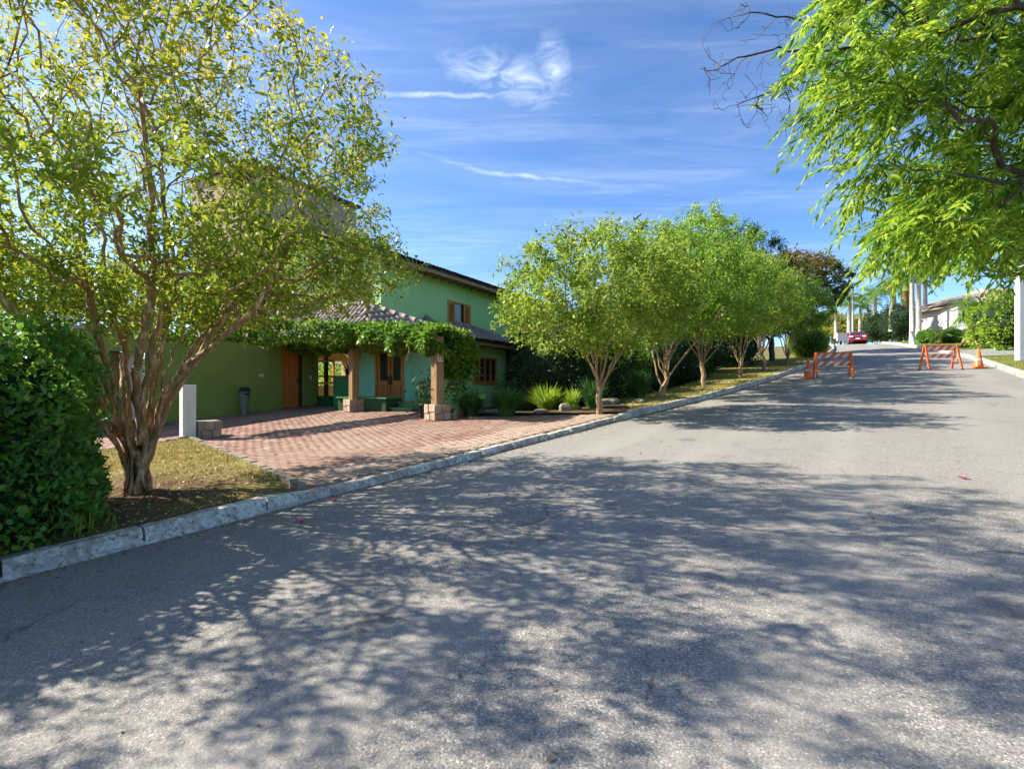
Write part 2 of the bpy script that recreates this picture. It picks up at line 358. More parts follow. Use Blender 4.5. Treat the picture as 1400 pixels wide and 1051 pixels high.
class MB:
    def __init__(s): s.v = []; s.f = []
    def add(s, vs_, fs):
        b = len(s.v); s.v += [tuple(v) for v in vs_]; s.f += [tuple(b+i for i in f) for f in fs]; return s
    def box(s, c, size, rz=0, bevel=0, M=None):
        x, y, z = (q/2 for q in size); pts = [(-x, -y, -z), (x, -y, -z), (x, y, -z), (-x, y, -z), (-x, -y, z), (x, -y, z), (x, y, z), (-x, y, z)]
        cr, sr = math.cos(rz), math.sin(rz)
        out = []
        for p in pts:
            p = Vector(p)
            if M is not None: p = M @ p
            out.append((c[0]+p.x*cr-p.y*sr, c[1]+p.x*sr+p.y*cr, c[2]+p.z))
        return s.add(out, [(0, 3, 2, 1), (4, 5, 6, 7), (0, 1, 5, 4), (1, 2, 6, 5), (2, 3, 7, 6), (3, 0, 4, 7)])
    def hexa(s, p8): return s.add(p8, [(0, 3, 2, 1), (4, 5, 6, 7), (0, 1, 5, 4), (1, 2, 6, 5), (2, 3, 7, 6), (3, 0, 4, 7)])
    def bar(s, a, b, wd, hg, up=(0, 0, 1)):
        a = Vector(a); b = Vector(b); d = (b-a).normalized(); u = Vector(up); sd_ = d.cross(u)
        if sd_.length < 1e-4: sd_ = d.cross(Vector((1, 0, 0)))
        sd_.normalize(); u = sd_.cross(d).normalized(); p = []
        for q in (a, b):
            for i, j in ((-1, -1), (1, -1), (1, 1), (-1, 1)): p.append(q+sd_*(i*wd/2)+u*(j*hg/2))
        return s.add(p, [(0, 3, 2, 1), (4, 5, 6, 7), (0, 1, 5, 4), (1, 2, 6, 5), (2, 3, 7, 6), (3, 0, 4, 7)])
    def tube(s, pts, rad, n=8, cap=True):
        pts = [Vector(p) for p in pts]; b = len(s.v)
        if isinstance(rad, (int, float)): rad = [rad]*len(pts)
        ref = Vector((0, 0, 1))
        for i, p in enumerate(pts):
            d = (pts[min(i+1, len(pts)-1)]-pts[max(i-1, 0)]).normalized()
            a = d.cross(ref)
            if a.length < .05: a = d.cross(Vector((0, 1, 0)))
            a.normalize(); c = d.cross(a)
            for k in range(n):
                t = 2*math.pi*k/n; s.v.append(tuple(p+a*(math.cos(t)*rad[i])+c*(math.sin(t)*rad[i])))
        for i in range(len(pts)-1):
            for k in range(n):
                k2 = (k+1) % n; s.f.append((b+i*n+k, b+i*n+k2, b+(i+1)*n+k2, b+(i+1)*n+k))
        if cap:
            s.f.append(tuple(b+k for k in range(n))); s.f.append(tuple(b+(len(pts)-1)*n+k for k in reversed(range(n))))
        return s
    def lathe(s, c, prof, n=12):
        b = len(s.v)
        for r, z in prof:
            for k in range(n):
                t = 2*math.pi*k/n; s.v.append((c[0]+r*math.cos(t), c[1]+r*math.sin(t), c[2]+z))
        for i in range(len(prof)-1):
            for k in range(n):
                k2 = (k+1) % n; s.f.append((b+i*n+k, b+i*n+k2, b+(i+1)*n+k2, b+(i+1)*n+k))
        s.f.append(tuple(b+k for k in reversed(range(n)))); s.f.append(tuple(b+(len(prof)-1)*n+k for k in range(n)))
        return s
    def mesh(s, name, mat, smooth=False):
        me = bpy.data.meshes.new(name); me.from_pydata(s.v, [], s.f)
        me.materials.append(MATS[mat]); 
        if smooth: me.polygons.foreach_set('use_smooth', [True]*len(me.polygons))
        me.update(); return me
    def build(s, name, mat, parent=None, smooth=False, bevel=0):
        o = link(name, s.mesh(name, mat, smooth), parent)
        if bevel:
            m = o.modifiers.new('bevel', 'BEVEL'); m.width = bevel; m.segments = 2; m.limit_method = 'ANGLE'
        return o
def thing(name, label, cat, loc=(0, 0, 0), group=None):
    o = bpy.data.objects.new(name, None); o.empty_display_size = .2; o.location = loc; col.objects.link(o)
    return tag(o, label, cat, group)
def tag(o, label=None, cat=None, group=None, kind=None):
    if label: o['label'] = label
    if cat: o['category'] = cat
    if group: o['group'] = group
    if kind: o['kind'] = kind
    return o
def structure(o): o['kind'] = 'structure'; return o
def stuff(o): o['kind'] = 'stuff'; return o
def sstep(a, b, x):
    t = np.clip((np.asarray(x, float)-a)/(b-a), 0, 1); return t*t*(3-2*t)

# ------------------------------------------------------------------ terrain
KN_Y = np.array([-300, -60, -20, 0, 8, 16, 20, 24, 28, 36, 50, 60, 66, 72, 80, 110, 200, 900])
KN_Z = np.array([-3.5, -2.6, -1.25, 0, .528, 1.056, 1.35, 1.71, 2.11, 2.93, 4.37, 5.40, 5.92, 6.2, 6.3, 5.8, 4.5, 3.5])
_yy = np.linspace(-300, 900, 12001)
_zz = np.interp(_yy, KN_Y, KN_Z); _k = np.hanning(31); _k /= _k.sum()
_zz = np.convolve(np.pad(_zz, 15, mode='edge'), _k, 'valid')
def Gr(y): return np.interp(y, _yy, _zz)
LK_U = [-80, -10, 1, 11.8, 31, 42, 52, 62, 75, 100]; LK_V = [10.2, 6.3, 5.72, 5.1, 3.35, 2.9, 3.0, 3.6, 5.2, 10]
RK_U = [-80, 25, 36, 43, 50, 62, 75, 100]; RK_V = [-4.3, -4.3, -4.2, -3.6, -2.75, -1.0, 1.0, 5]
def smooth_interp(U_, V_):
    g = np.linspace(-80, 100, 1801); v = np.interp(g, U_, V_); k = np.hanning(61); k /= k.sum()
    v = np.convolve(np.pad(v, 30, mode='edge'), k, 'valid'); return lambda u: np.interp(u, g, v)
LK = smooth_interp(LK_U, LK_V); RK = smooth_interp(RK_U, RK_V)
def hgt(x, y):
    """finished level of plots beside the road (kerb top level)"""
    x = np.asarray(x, float); y = np.asarray(y, float); v = -x
    z = Gr(y)+.10
    t = sstep(6.3, 8.8, v)*sstep(10.0, 13.5, y)*(1-sstep(21, 28, y))*(1-sstep(30, 45, v))
    z = z*(1-t)+.76*t
    # land left of the road flattens away from it
    far = sstep(24, 60, v); z = z*(1-far)+np.clip(z, .2, 3.0)*far
    return z
def sheet(name, xs, ys, zf, mat, parent=None):
    X, Y = np.meshgrid(xs, ys); V = np.stack([X.ravel(), Y.ravel(), zf(X, Y).ravel()], 1)
    nx, ny = len(xs), len(ys); i = np.arange(nx-1)[None, :]+nx*np.arange(ny-1)[:, None]
    F = np.stack([i, i+1, i+1+nx, i+nx], -1).reshape(-1, 4)
    return mesh_np(name, V, F, mat, parent, True)
def ground_z(X, Y):
    z = hgt(X, Y); v = -X
    inroad = (v < LK(Y)+.35) & (v > RK(Y)-.35)
    drv = (v > LK(Y)-.2) & (v < 19) & (Y > -3) & (Y < 14)
    return np.where(inroad, Gr(Y)-.3, np.where(drv, z-.16, z-.02))
xs = np.unique(np.concatenate([np.linspace(-1500, -70, 14), np.linspace(-70, -26, 23), np.linspace(-26, 14, 161), np.linspace(14, 60, 24), np.linspace(60, 1500, 14)]))
ys = np.unique(np.concatenate([np.linspace(-1200, -50, 10), np.linspace(-50, -6, 12), np.linspace(-6, 50, 225), np.linspace(50, 110, 61), np.linspace(110, 2500, 20)]))
g = structure(sheet('ground', xs, ys, ground_z, 'earth_grass'))
# road
us = np.concatenate([np.linspace(-60, -6, 28), np.linspace(-5, 50, 221), np.linspace(50.5, 98, 96)])
ts = np.linspace(0, 1, 33)
U2, T2 = np.meshgrid(us, ts, indexing='ij'); VV = RK(U2)*(1-T2)+LK(U2)*T2
ZZ = Gr(U2) + .05*(1-(2*T2-1)**2) - .05
rv = np.stack([-VV.ravel(), U2.ravel(), ZZ.ravel()], 1); n2 = len(ts)
ii = (np.arange(len(us)-1)[:, None]*n2+np.arange(n2-1)[None, :])
structure(mesh_np('road', rv, np.stack([ii, ii+n2, ii+n2+1, ii+1], -1).reshape(-1, 4)[:, ::-1], 'asphalt', None, True))

# wooded hills on the skyline
hx = np.linspace(-700, 700, 141); hrow = []
def hill_z(X, Y):
    k = np.sin(X*.011+1)*.5+np.sin(X*.027)*.3+np.sin(X*.061+2)*.12+np.sin(X*.19)*.05
    return np.clip(np.sin((Y-220)/160*np.pi), 0, 1)**.7*(17+7*k+1.2*np.sin(X*.5+Y*.3)+.8*np.sin(X*.9-Y*.4))-2
structure(sheet('hills', np.linspace(-700, 500, 241), np.linspace(220, 380, 30), hill_z, 'wood_far'))
structure(sheet('hills', np.linspace(-380, -220, 30), np.linspace(-500, 600, 221), lambda X, Y: hill_z(Y+90, X+600), 'wood_far'))
# kerbs
def kerb(name, kf, side, ranges):
    root = structure(link(name, bpy.data.meshes.new(name)))
    # bedding strip below the stones
    uu = np.linspace(-12, 80, 185); mb = MB()
    for a, b in zip(uu[:-1], uu[1:]):
        p = []
        for z0 in (-.25, -.012):
            for u_, dv in ((a, .0), (a, .2*side), (b, .2*side), (b, .0)): p.append((-(kf(u_)+dv), u_, float(Gr(u_))+z0))
        mb.hexa(p)
    stuff(mb.build('kerb_bed', 'concrete', root))
    r = random.Random(3)
    for (u0, u1, h0, h1, ln) in ranges:
        n = max(1, round((u1-u0)/ln)); cuts = [u0+(u1-u0)*i/n + (r.uniform(-.12, .12) if 0 < i < n else 0) for i in range(n+1)]
        for a, b in zip(cuts[:-1], cuts[1:]):
            gp = .012 + (.02 if r.random() < .2 else 0); hh0 = h0+(h1-h0)*(a-u0)/(u1-u0); hh1 = h0+(h1-h0)*(b-u0)/(u1-u0)
            dx = r.uniform(-.012, .012); dz = r.uniform(-.008, .008); mb = MB(); secs = []
            m = 4
            for i in range(m+1):
                u_ = a+gp+(b-a-2*gp)*i/m; hh = hh0+(hh1-hh0)*i/m+dz+r.uniform(-.006, .006); k = kf(u_)+dx+r.uniform(-.004, .004); z = float(Gr(u_))
                ch = min(.04, hh*.5)
                secs.append([(-(k-.015*side), u_, z-.10), (-(k), u_, z+hh-ch), (-(k+ch*.8*side), u_, z+hh), (-(k+.165*side), u_, z+hh+r.uniform(-.004, .004)), (-(k+.19*side), u_, z+hh-.03), (-(k+.19*side), u_, z-.1)])
            for s_ in secs: mb.v += s_
            for i in range(m):
                for j in range(5): mb.f.append((i*6+j, i*6+j+1, (i+1)*6+j+1, (i+1)*6+j))
            mb.f.append(tuple(range(5, -1, -1))); mb.f.append(tuple(m*6+j for j in range(6)))
            mb.build('kerb_stone', 'kerb_paint', root)
kerb('kerb', LK, 1, [(-8, 3.1, .115, .115, 1.1), (3.1, 3.9, .115, .05, .8), (3.9, 11.4, .05, .05, 1.0), (11.4, 12.4, .05, .115, 1.0), (12.4, 40, .115, .115, 1.15), (40, 66, .14, .14, 2.2)])
kerb('kerb', RK, -1, [(-4, 44, .14, .14, 1.15), (44, 66, .14, .14, 2.2)])

# ------------------------------------------------------------------ foliage helpers
def unit(a): return a/np.maximum(1e-9, np.linalg.norm(a, axis=-1, keepdims=True))
def leaf_arrays(P, D, L, Wd, up=.8, rg=rng, long=False):
    n = len(P); D = unit(D); N = rg.normal(size=(n, 3)); N[:, 2] += up*2; N = N-(N*D).sum(1, keepdims=True)*D; N = unit(N); S_ = np.cross(D, N)
    L = np.broadcast_to(L, (n,))[:, None]; Wd = np.broadcast_to(Wd, (n,))[:, None]
    fold = rg.uniform(.02, .22, (n, 1))*Wd
    if not long:
        V = np.stack([P, P+D*L*.42+S_*Wd*.5+N*fold, P+D*L-N*L*.12, P+D*L*.42-S_*Wd*.5+N*fold], 1).reshape(-1, 3)
        F = (np.arange(n)*4)[:, None]+np.array([0, 1, 2, 3])[None]
        return V, [F]
    V = np.stack([P, P+D*L*.28+S_*Wd*.45+N*fold, P+D*L*.62+S_*Wd*.42+N*fold*.6-N*L*.06, P+D*L-N*L*.2, P+D*L*.62-S_*Wd*.42+N*fold*.6-N*L*.06, P+D*L*.28-S_*Wd*.45+N*fold], 1).reshape(-1, 3)
    b = (np.arange(n)*6)[:, None]
    return V, [np.concatenate([b+np.array([[0, 1, 2, 5]]), b+np.array([[5, 2, 3, 4]])], 0)]
class Skel:
    def __init__(s, base, cap=60000):
        s.p = np.zeros((cap, 3)); s.par = np.full(cap, -1, dtype=int); s.len = np.zeros(cap); s.ok = np.zeros(cap, bool); s.n = 1; s.p[0] = base; s.tips = []
    def add(s, p, par, ok=True):
        i = s.n; s.p[i] = p; s.par[i] = par; s.len[i] = s.len[par]+np.linalg.norm(s.p[i]-s.p[par]); s.ok[i] = ok; s.n += 1; return i
    def poly(s, pts, start=0, okfrom=0, step=.22, rg=rng, jit=.015):
        cur = start; done = 0
        pts = [s.p[start]]+[np.array(p, float) for p in pts]
        # Catmull-Rom through the points
        for i in range(len(pts)-1):
            p0 = pts[max(i-1, 0)]; p1 = pts[i]; p2 = pts[i+1]; p3 = pts[min(i+2, len(pts)-1)]
            m = max(2, int(np.linalg.norm(p2-p1)/step))
            for k in range(1, m+1):
                t = k/m; q = .5*((2*p1)+(-p0+p2)*t+(2*p0-5*p1+4*p2-p3)*t*t+(-p0+3*p1-3*p2+p3)*t**3)
                cur = s.add(q+rg.normal(0, jit, 3), cur, i >= okfrom)
        return cur
    def tip(s, T, w=.35, seg=.25, rise=.25, jit=.03, rg=rng):
        n = s.n; d = np.linalg.norm(s.p[:n]-T, axis=1); cost = d+w*s.len[:n]+np.where(s.ok[:n], 0, 1e3); j = int(np.argmin(cost)); dd = d[j]
        if dd < .06: return
        pd = s.p[j]-s.p[max(s.par[j], 0)]; pd = pd/max(1e-6, np.linalg.norm(pd))
        c = s.p[j]+pd*dd*.35+np.array([0, 0, rise*dd*.5]); c = .55*c+.45*(s.p[j]+T)/2
        m = max(2, int(dd/seg)); cur = j
        for k in range(1, m+1):
            t = k/m; q = (1-t)**2*s.p[j]+2*t*(1-t)*c+t*t*T
            if k < m: q = q+rg.normal(0, jit, 3)
            cur = s.add(q, cur)
        s.tips.append(cur)
    def radii(s, rbase, rtip=.004, p=2.3):
        n = s.n; acc = np.zeros(n); ch = np.zeros(n, int)
        for i in range(n-1, 0, -1):
            if acc[i] == 0: acc[i] = rtip**p
            acc[s.par[i]] += acc[i]
        r = acc**(1/p); s.r = rtip*(r/rtip)**(math.log(rbase/rtip)/math.log(max(1.01, r[0]/rtip)))
        return s.r
    def tubes(s):
        n = s.n; r = s.r; main = np.full(n, -1)
        for i in range(1, n):
            q = s.par[i]
            if main[q] < 0 or r[i] > r[main[q]]: main[q] = i
        V = []; F = []; nb = 0
        for i in range(1, n):
            q = s.par[i]
            if main[q] == i and q != 0: continue
            ch = [q, i]
            while main[ch[-1]] >= 0: ch.append(main[ch[-1]])
            pts = s.p[ch]; rr = r[ch].copy(); rr[0] = min(rr[0], rr[1]*(1.15 if q else 1.35))
            k = 10 if rr.max() > .06 else 6 if rr.max() > .015 else 3
            d = np.gradient(pts, axis=0); d = unit(d); ref = np.where(np.abs(d[:, 2:3]) > .9, np.array([[1., 0, 0]]), np.array([[0, 0, 1.]]))
            ref = np.broadcast_to(ref[0], d.shape); a = unit(np.cross(d, ref)); c = np.cross(d, a); t = np.linspace(0, 2*np.pi, k, endpoint=False)
            ring = pts[:, None]+rr[:, None, None]*(np.cos(t)[None, :, None]*a[:, None]+np.sin(t)[None, :, None]*c[:, None])
            if k == 10: ring += (ring-pts[:, None])*rng.normal(0, .10, (1, k, 1))
            V.append(ring.reshape(-1, 3)); m = len(ch); idx = nb+np.arange(m-1)[:, None]*k+np.arange(k)[None]; idn = nb+np.arange(m-1)[:, None]*k+(np.arange(k)[None]+1) % k
            F.append(np.stack([idx, idn, idn+k, idx+k], -1).reshape(-1, 4)); nb += m*k
        return np.concatenate(V), np.concatenate(F)
    def leaves(s, per, spread, L, Wd, rmax, down=.25, up=.8, rg=rng):
        n = s.n; sel = np.where(s.r[:n] <= rmax)[0]; sel = sel[sel > 0]
        idx = np.repeat(sel, per); P = s.p[idx]; d = unit(s.p[idx]-s.p[s.par[idx]])
        t = rg.random((len(idx), 1)); P = s.p[s.par[idx]]*(1-t)+P*t+rg.normal(0, spread, P.shape)
        D = d*.5+rg.normal(0, .6, P.shape); D[:, 2] -= down
        return leaf_arrays(P, D, L*rg.uniform(.6, 1.2, len(P)), Wd*rg.uniform(.7, 1.2, len(P)), up, rg)
def crown_tips(n, c, rx, ry, rzu, rzd, rg, shell=.35, lump=.18):
    """points in a lumpy dome-shaped crown"""
    d = unit(rg.normal(size=(n, 3))); rad = (rg.random(n)*(1-shell**3)+shell**3)**(1/3)
    L_ = unit(rg.normal(size=(9, 3))); bump = 1+lump*np.max(np.exp(6*(d@L_.T-1))*rg.uniform(-.6, 1, 9), axis=1)+rg.normal(0, .05, n)
    rz = np.where(d[:, 2] > 0, rzu, rzd)
    return np.array(c)+d*np.stack([np.full(n, rx), np.full(n, ry), rz], 1)*(rad*bump)[:, None]
def cam_xz(X, Z):  # ground point from metres right of / ahead of the photographer
    return np.array([CS*X-SN*Z, SN*X+CS*Z])

# ------------------------------------------------------------------ trees
def crape_myrtle(base, H, rad, ntips, nstem, fork, rbase, per, L, Wd, leaf, bark, seed, zc=.52, zd=.36, lean=(0, 0), spread=.05, rx=None, multi=False, rmax=.0062):
    rg = np.random.default_rng(seed); b = np.array(base, float); sk = Skel(b-np.array([0, 0, .12]))
    top = b+np.array([lean[0]*.5, lean[1]*.5, fork])
    c = b+np.array([lean[0], lean[1], H*zc])
    if not multi: tr = sk.poly([b+np.array([lean[0]*.1, lean[1]*.1, fork*.45]), top], 0, 99, .15, rg, .012)
    else: tr = 0
    for k in range(nstem):
        a = 2*math.pi*(k+rg.uniform(-.25, .25))/nstem; q = rg.uniform(.45, .8) if k % 3 else rg.uniform(.15, .35)
        e = c+np.array([math.cos(a)*rad*q, math.sin(a)*rad*q, H*(1-zc)*rg.uniform(.1, .5)])
        dr_ = np.array([math.cos(a), math.sin(a), 0])
        if multi:
            n0 = sk.n; f = fork*rg.uniform(.75, 1.35)
            p0 = b+dr_*.17+np.array([0, 0, f]); m1 = p0+dr_*rad*q*.20+np.array([0, 0, (e[2]-p0[2])*.20]); m2 = p0+(e-p0)*.6+dr_*rad*.04
            sk.poly([b+dr_*rg.uniform(.12, .16)-np.array([0, 0, .02]), b+dr_*rg.uniform(.07, .12)+np.array([0, 0, f*.4])+rg.normal(0, .015, 3), p0+rg.normal(0, .03, 3), m1+rg.normal(0, .07, 3), m2+rg.normal(0, .12, 3), e], tr, 3, .16, rg, .016)
        else:
            st = tr-int(rg.integers(0, 3)); p0 = sk.p[st]
            m1 = p0+np.array([math.cos(a)*rad*q*.28, math.sin(a)*rad*q*.28, (e[2]-p0[2])*.30]); m2 = p0+(e-p0)*.65+dr_*rad*.03
            sk.poly([m1+rg.normal(0, .05, 3), m2+rg.normal(0, .08, 3), e], st, 0, .2, rg, .02)
    if not multi: sk.ok[:tr+4] = False
    T = crown_tips(ntips, c, rx or rad, rad, H*(1-zc), H*zd, rg)
    if multi: X_, Z_ = CS*T[:, 0]+SN*T[:, 1], -SN*T[:, 0]+CS*T[:, 1]; T = T[(X_ > -7.1) & ((X_/Z_ > -1.12) | (Z_ < 4.3))]
    for t in T[np.argsort(np.linalg.norm(T-top, axis=1))]: sk.tip(t, .38, .22, .3, .03, rg)
    sk.radii(rbase, .0042)
    return sk, sk.leaves(per, spread, L, Wd, rmax, rg=rg)
def put_tree(name, label, cat, base, data, leaf, bark, group=None):
    sk, (LV, LF) = data; t = thing(name, label, cat, tuple(base), group); V, F = sk.tubes()
    tr = mesh_np('trunk', V, F, bark, t, True); cr = mesh_np('crown', LV, LF, leaf, t)
    return t
# tree on the corner lawn
b = cam_xz(-4.62, 6.3); FT = (b[0], b[1], float(Gr(b[1]))+.10)
put_tree('crape_myrtle', 'many-stemmed crape myrtle with yellowing leaves on the lawn beside the clipped hedge', 'tree', FT,
         crape_myrtle(FT, 6.45, 3.25, 2300, 17, .72, .140, 19, .088, .035, 'myrtle_leaf', 'myrtle_bark', 11, zc=.47, zd=.14, multi=True, rmax=.0066, spread=.08), 'myrtle_leaf', 'myrtle_bark')
# kerbside row
ROW = [(-5.76, 11.9, 4.75, 2.55, 1), (-5.85, 16.8, 5.9, 2.7, 2), (-5.5, 20.6, 6.0, 2.9, 3), (-5.0, 24.6, 5.5, 2.4, 4), (-4.65, 28.6, 5.9, 2.6, 5), (-4.3, 33.6, 5.3, 2.2, 6)]
LEAN = [(0, 0), (.35, .3), (-.25, .2), (.2, -.35), (-.3, -.2), (.3, .1)]
ORD = ['nearest the brick driveway', 'second from the brick driveway', 'third from the brick driveway', 'fourth from the brick driveway', 'fifth from the brick driveway', 'farthest from the driveway, by the round clipped bush']
for (x, y, H_, rad, sd_), od, ln_ in zip(ROW, ORD, LEAN):
    base = (x, y, float(hgt(x, y)))
    lf = 'row_leaf' if sd_ in (1, 4) else 'row_leaf_green'
    put_tree('crape_myrtle', 'vase-shaped crape myrtle of the kerbside row, ' + od, 'tree', base,
             crape_myrtle(base, H_, rad, 680 if sd_ < 4 else 480, 10, (.8, .6, .95, .7, .85, .6)[sd_-1], .095, 24, .13, .055, lf, 'myrtle_bark_pale', 20+sd_, zc=.56, zd=.22, spread=.10, rmax=.0066, lean=ln_), lf, 'myrtle_bark_pale', 'crape myrtles along the kerb')

def broad_tree(name, label, base, H_, rad, zc, zd, ntips, per, L, Wd, leaf, bark, seed, trunk_h, rbase=.16, group=None, spread=.12, rx=None):
    rg = np.random.default_rng(seed); b_ = np.array(base, float); sk = Skel(b_-np.array([0, 0, .15]), 40000); c = b_+np.array([0, 0, H_*zc])
    tr = sk.poly([b_+np.array([0, 0, trunk_h*.5]), b_+np.array([.05, .05, trunk_h]), c+np.array([0, 0, H_*(1-zc)*.5])], 0, 1, .3, rg, .03)
    T = crown_tips(ntips, c, rx or rad, rad, H_*(1-zc), H_*zd, rg, .4, .28)
    for t in T[np.argsort(np.linalg.norm(T-b_, axis=1))]: sk.tip(t, .45, .35, .2, .05, rg)
    sk.radii(rbase, .007)
    return put_tree(name, label, 'tree', base, (sk, sk.leaves(per, spread, L, Wd, .0105, rg=rg)), leaf, bark, group)
def on_lot(x, y): return (x, y, float(hgt(x, y)))
# big trees behind the row
broad_tree('leafy_tree', 'tall light green feathery tree rising above the kerbside row', on_lot(-8.0, 31.0), 9.1, 3.2, .62, .4, 640, 22, .22, .07, 'bright_leaf', 'dark_bark', 41, 2.5)
broad_tree('evergreen_tree', 'dark green conical evergreen beside the feathery light green tree', on_lot(-7.0, 37.0), 9.4, 2.4, .50, .34, 560, 20, .24, .06, 'dark_leaf', 'dark_bark', 42, 2.0)
broad_tree('spreading_tree', 'spreading dark tree with a rusty brown flat top', on_lot(-4.9, 45.0), 7.9, 3.5, .70, .26, 620, 18, .26, .11, 'bronze_leaf', 'dark_bark', 43, 3.2)
broad_tree('leafy_tree', 'mid green tree under the rusty brown topped one', on_lot(-5.6, 36.9), 5.4, 2.3, .62, .36, 300, 16, .24, .1, 'row_leaf_green', 'dark_bark', 44, 1.6)
# trees beyond the house walls, far left
for i, (x, y, H_, rad, lf, lb) in enumerate([(-23.5, 2.2, 4.6, 2.6, 'dark_leaf', 'dark green tree behind the olive wall, left of its pale end'), (-26.5, 7.0, 5.0, 2.9, 'dark_leaf', 'dark green tree behind the olive wall, nearer the beige tower'),
                                  (-21.5, -3.5, 4.8, 2.4, 'row_leaf_green', 'yellow green tree beyond the hedge and the olive wall end')]):
    broad_tree('leafy_tree', lb, on_lot(x, y), H_, rad, .55, .42, 260, 18, .24, .10, lf, 'dark_bark', 60+i, 1.4, spread=.2)
# garden trees seen through the veranda and behind the house
for i, (x, y, H_, rad, lf, lb) in enumerate([(-27.5, 20.5, 4.2, 2.4, 'bright_leaf', 'bright green garden tree seen through the open veranda')]):
    broad_tree('leafy_tree', lb, on_lot(x, y), H_, rad, .5, .45, 200, 18, .24, .10, lf, 'dark_bark', 70+i, 1.2, spread=.2)

# ------------------------------------------------------------------ hedge, shrubs, bushes
def blob_shell(n, c, r, rg, power=2.6, lump=.08):
    """points and normals on a lumpy superellipsoid"""
    d = unit(rg.normal(size=(n, 3))); k = (np.abs(d/1.0)**power).sum(1)**(-1/power)
    ph = rg.uniform(0, 6.28, 3); l = 1+lump*(np.sin(d[:, 0]*7+ph[0])+np.sin(d[:, 1]*8+ph[1])+np.sin(d[:, 2]*6+ph[2]))/1.8
    return np.array(c)+d*np.array(r)*(k*l)[:, None], unit(d/np.array(r))
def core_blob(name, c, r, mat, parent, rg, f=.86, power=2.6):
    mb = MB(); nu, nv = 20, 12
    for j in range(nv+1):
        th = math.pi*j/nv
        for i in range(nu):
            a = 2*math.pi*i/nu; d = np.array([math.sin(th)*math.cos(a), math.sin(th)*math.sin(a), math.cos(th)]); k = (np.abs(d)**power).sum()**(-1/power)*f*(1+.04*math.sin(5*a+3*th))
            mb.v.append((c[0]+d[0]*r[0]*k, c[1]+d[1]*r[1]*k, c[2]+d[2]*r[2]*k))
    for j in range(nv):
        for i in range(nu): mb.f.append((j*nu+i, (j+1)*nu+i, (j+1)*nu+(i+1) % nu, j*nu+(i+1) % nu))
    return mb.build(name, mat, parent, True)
def shrub(name, label, cat, c, r, n, L, Wd, leaf, seed, group=None, power=2.6, lump=.08, depth=.16, core=.84, long=False, down=.1):
    rg = np.random.default_rng(seed); z0 = c[2]-r[2]
    t = thing(name, label, cat, (c[0], c[1], z0), group)
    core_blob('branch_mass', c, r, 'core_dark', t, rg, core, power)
    P, N = blob_shell(n, c, r, rg, power, lump); P = P-N*np.abs(rg.normal(0, depth, (n, 1)))+N*rg.uniform(0, .05, (n, 1)); D = N*.8+rg.normal(0, .6, P.shape); D[:, 2] += .25-down
    k = P[:, 2] > z0-.02; P, D = P[k], D[k]
    V, F = leaf_arrays(P, D, L*rg.uniform(.6, 1.25, len(P)), Wd*rg.uniform(.7, 1.2, len(P)), .7, rg, long)
    mesh_np('foliage', V, F, leaf, t); return t
# clipped hedge at the left edge: three bushes grown together along the kerb, one mass
def hedge_box():
    rg = np.random.default_rng(5); t = thing('clipped_hedge', 'tall clipped hedge with glossy leaves beside the kerb at the lawn corner', 'hedge', (-7.2, -.6, 0))
    c = (-7.35, -.62, .98); r = (1.66, 2.5, 1.28)
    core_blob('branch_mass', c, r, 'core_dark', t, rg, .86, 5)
    n = 46000; P, N = blob_shell(n, c, r, rg, 5, .05)
    k = (np.sin(P[:, 1]*4.1+P[:, 2]*3)+np.sin(P[:, 0]*5+P[:, 2]*4.7)+np.sin(P[:, 1]*9+1))/3
    P = P+N*(k*.07)[:, None]-N*np.abs(rg.normal(0, .11, (n, 1))); D = N*.7+rg.normal(0, .6, P.shape); D[:, 2] += .35
    P = P[P[:, 2] > Gr(P[:, 1])+.1]; D = D[:len(P)]
    V, F = leaf_arrays(P, D, .095*rg.uniform(.6, 1.3, len(P)), .05*rg.uniform(.7, 1.2, len(P)), .7, rg)
    mesh_np('foliage', V, F, 'hedge_leaf', t)
    m = 260; U_, Nn = blob_shell(m*4, c, r, rg, 5, .05); kk = (U_[:, 2] > .9); U_, Nn = U_[kk][:m], Nn[kk][:m]; PP, DD = [], []; mb = MB()
    for p_, n_ in zip(U_, Nn):
        d_ = n_*.5+np.array([0, 0, .8])+rg.normal(0, .25, 3); d_ /= np.linalg.norm(d_); L_ = rg.uniform(.10, .34); mb.tube([p_-d_*.1, p_+d_*L_], [.004, .002], 3, False)
        for q_ in range(9): PP.append(p_+d_*L_*(q_+1)/9); DD.append(d_*.5+rg.normal(0, .7, 3))
    stuff(mb.build('shoot_stem', 'green_stem', t)); V, F = leaf_arrays(np.array(PP), np.array(DD), .075*rg.uniform(.6, 1.2, len(PP)), .036, .7, rg); mesh_np('young_shoot', V, F, 'vine_leaf', t)
    # wispy stems at its foot
    m = 900; a = rg.uniform(-2.3, 1.75, m); P = np.stack([-7.35+1.5+rg.uniform(-.15, .12, m), a-.0, Gr(a)+.12], 1); k = a > .9
    P[k, 0] = -7.3+rg.uniform(-1.4, 1.5, k.sum()); P[k, 1] = 1.55+rg.uniform(-.1, .25, k.sum())
    V, F = leaf_arrays(P, np.stack([rg.normal(.1, .35, m), rg.normal(0, .35, m), np.ones(m)], 1), .22*rg.uniform(.5, 1.3, m), .012, .3, rg, True)
    mesh_np('sucker_stem', V, F, 'green_grass', t)
hedge_box()
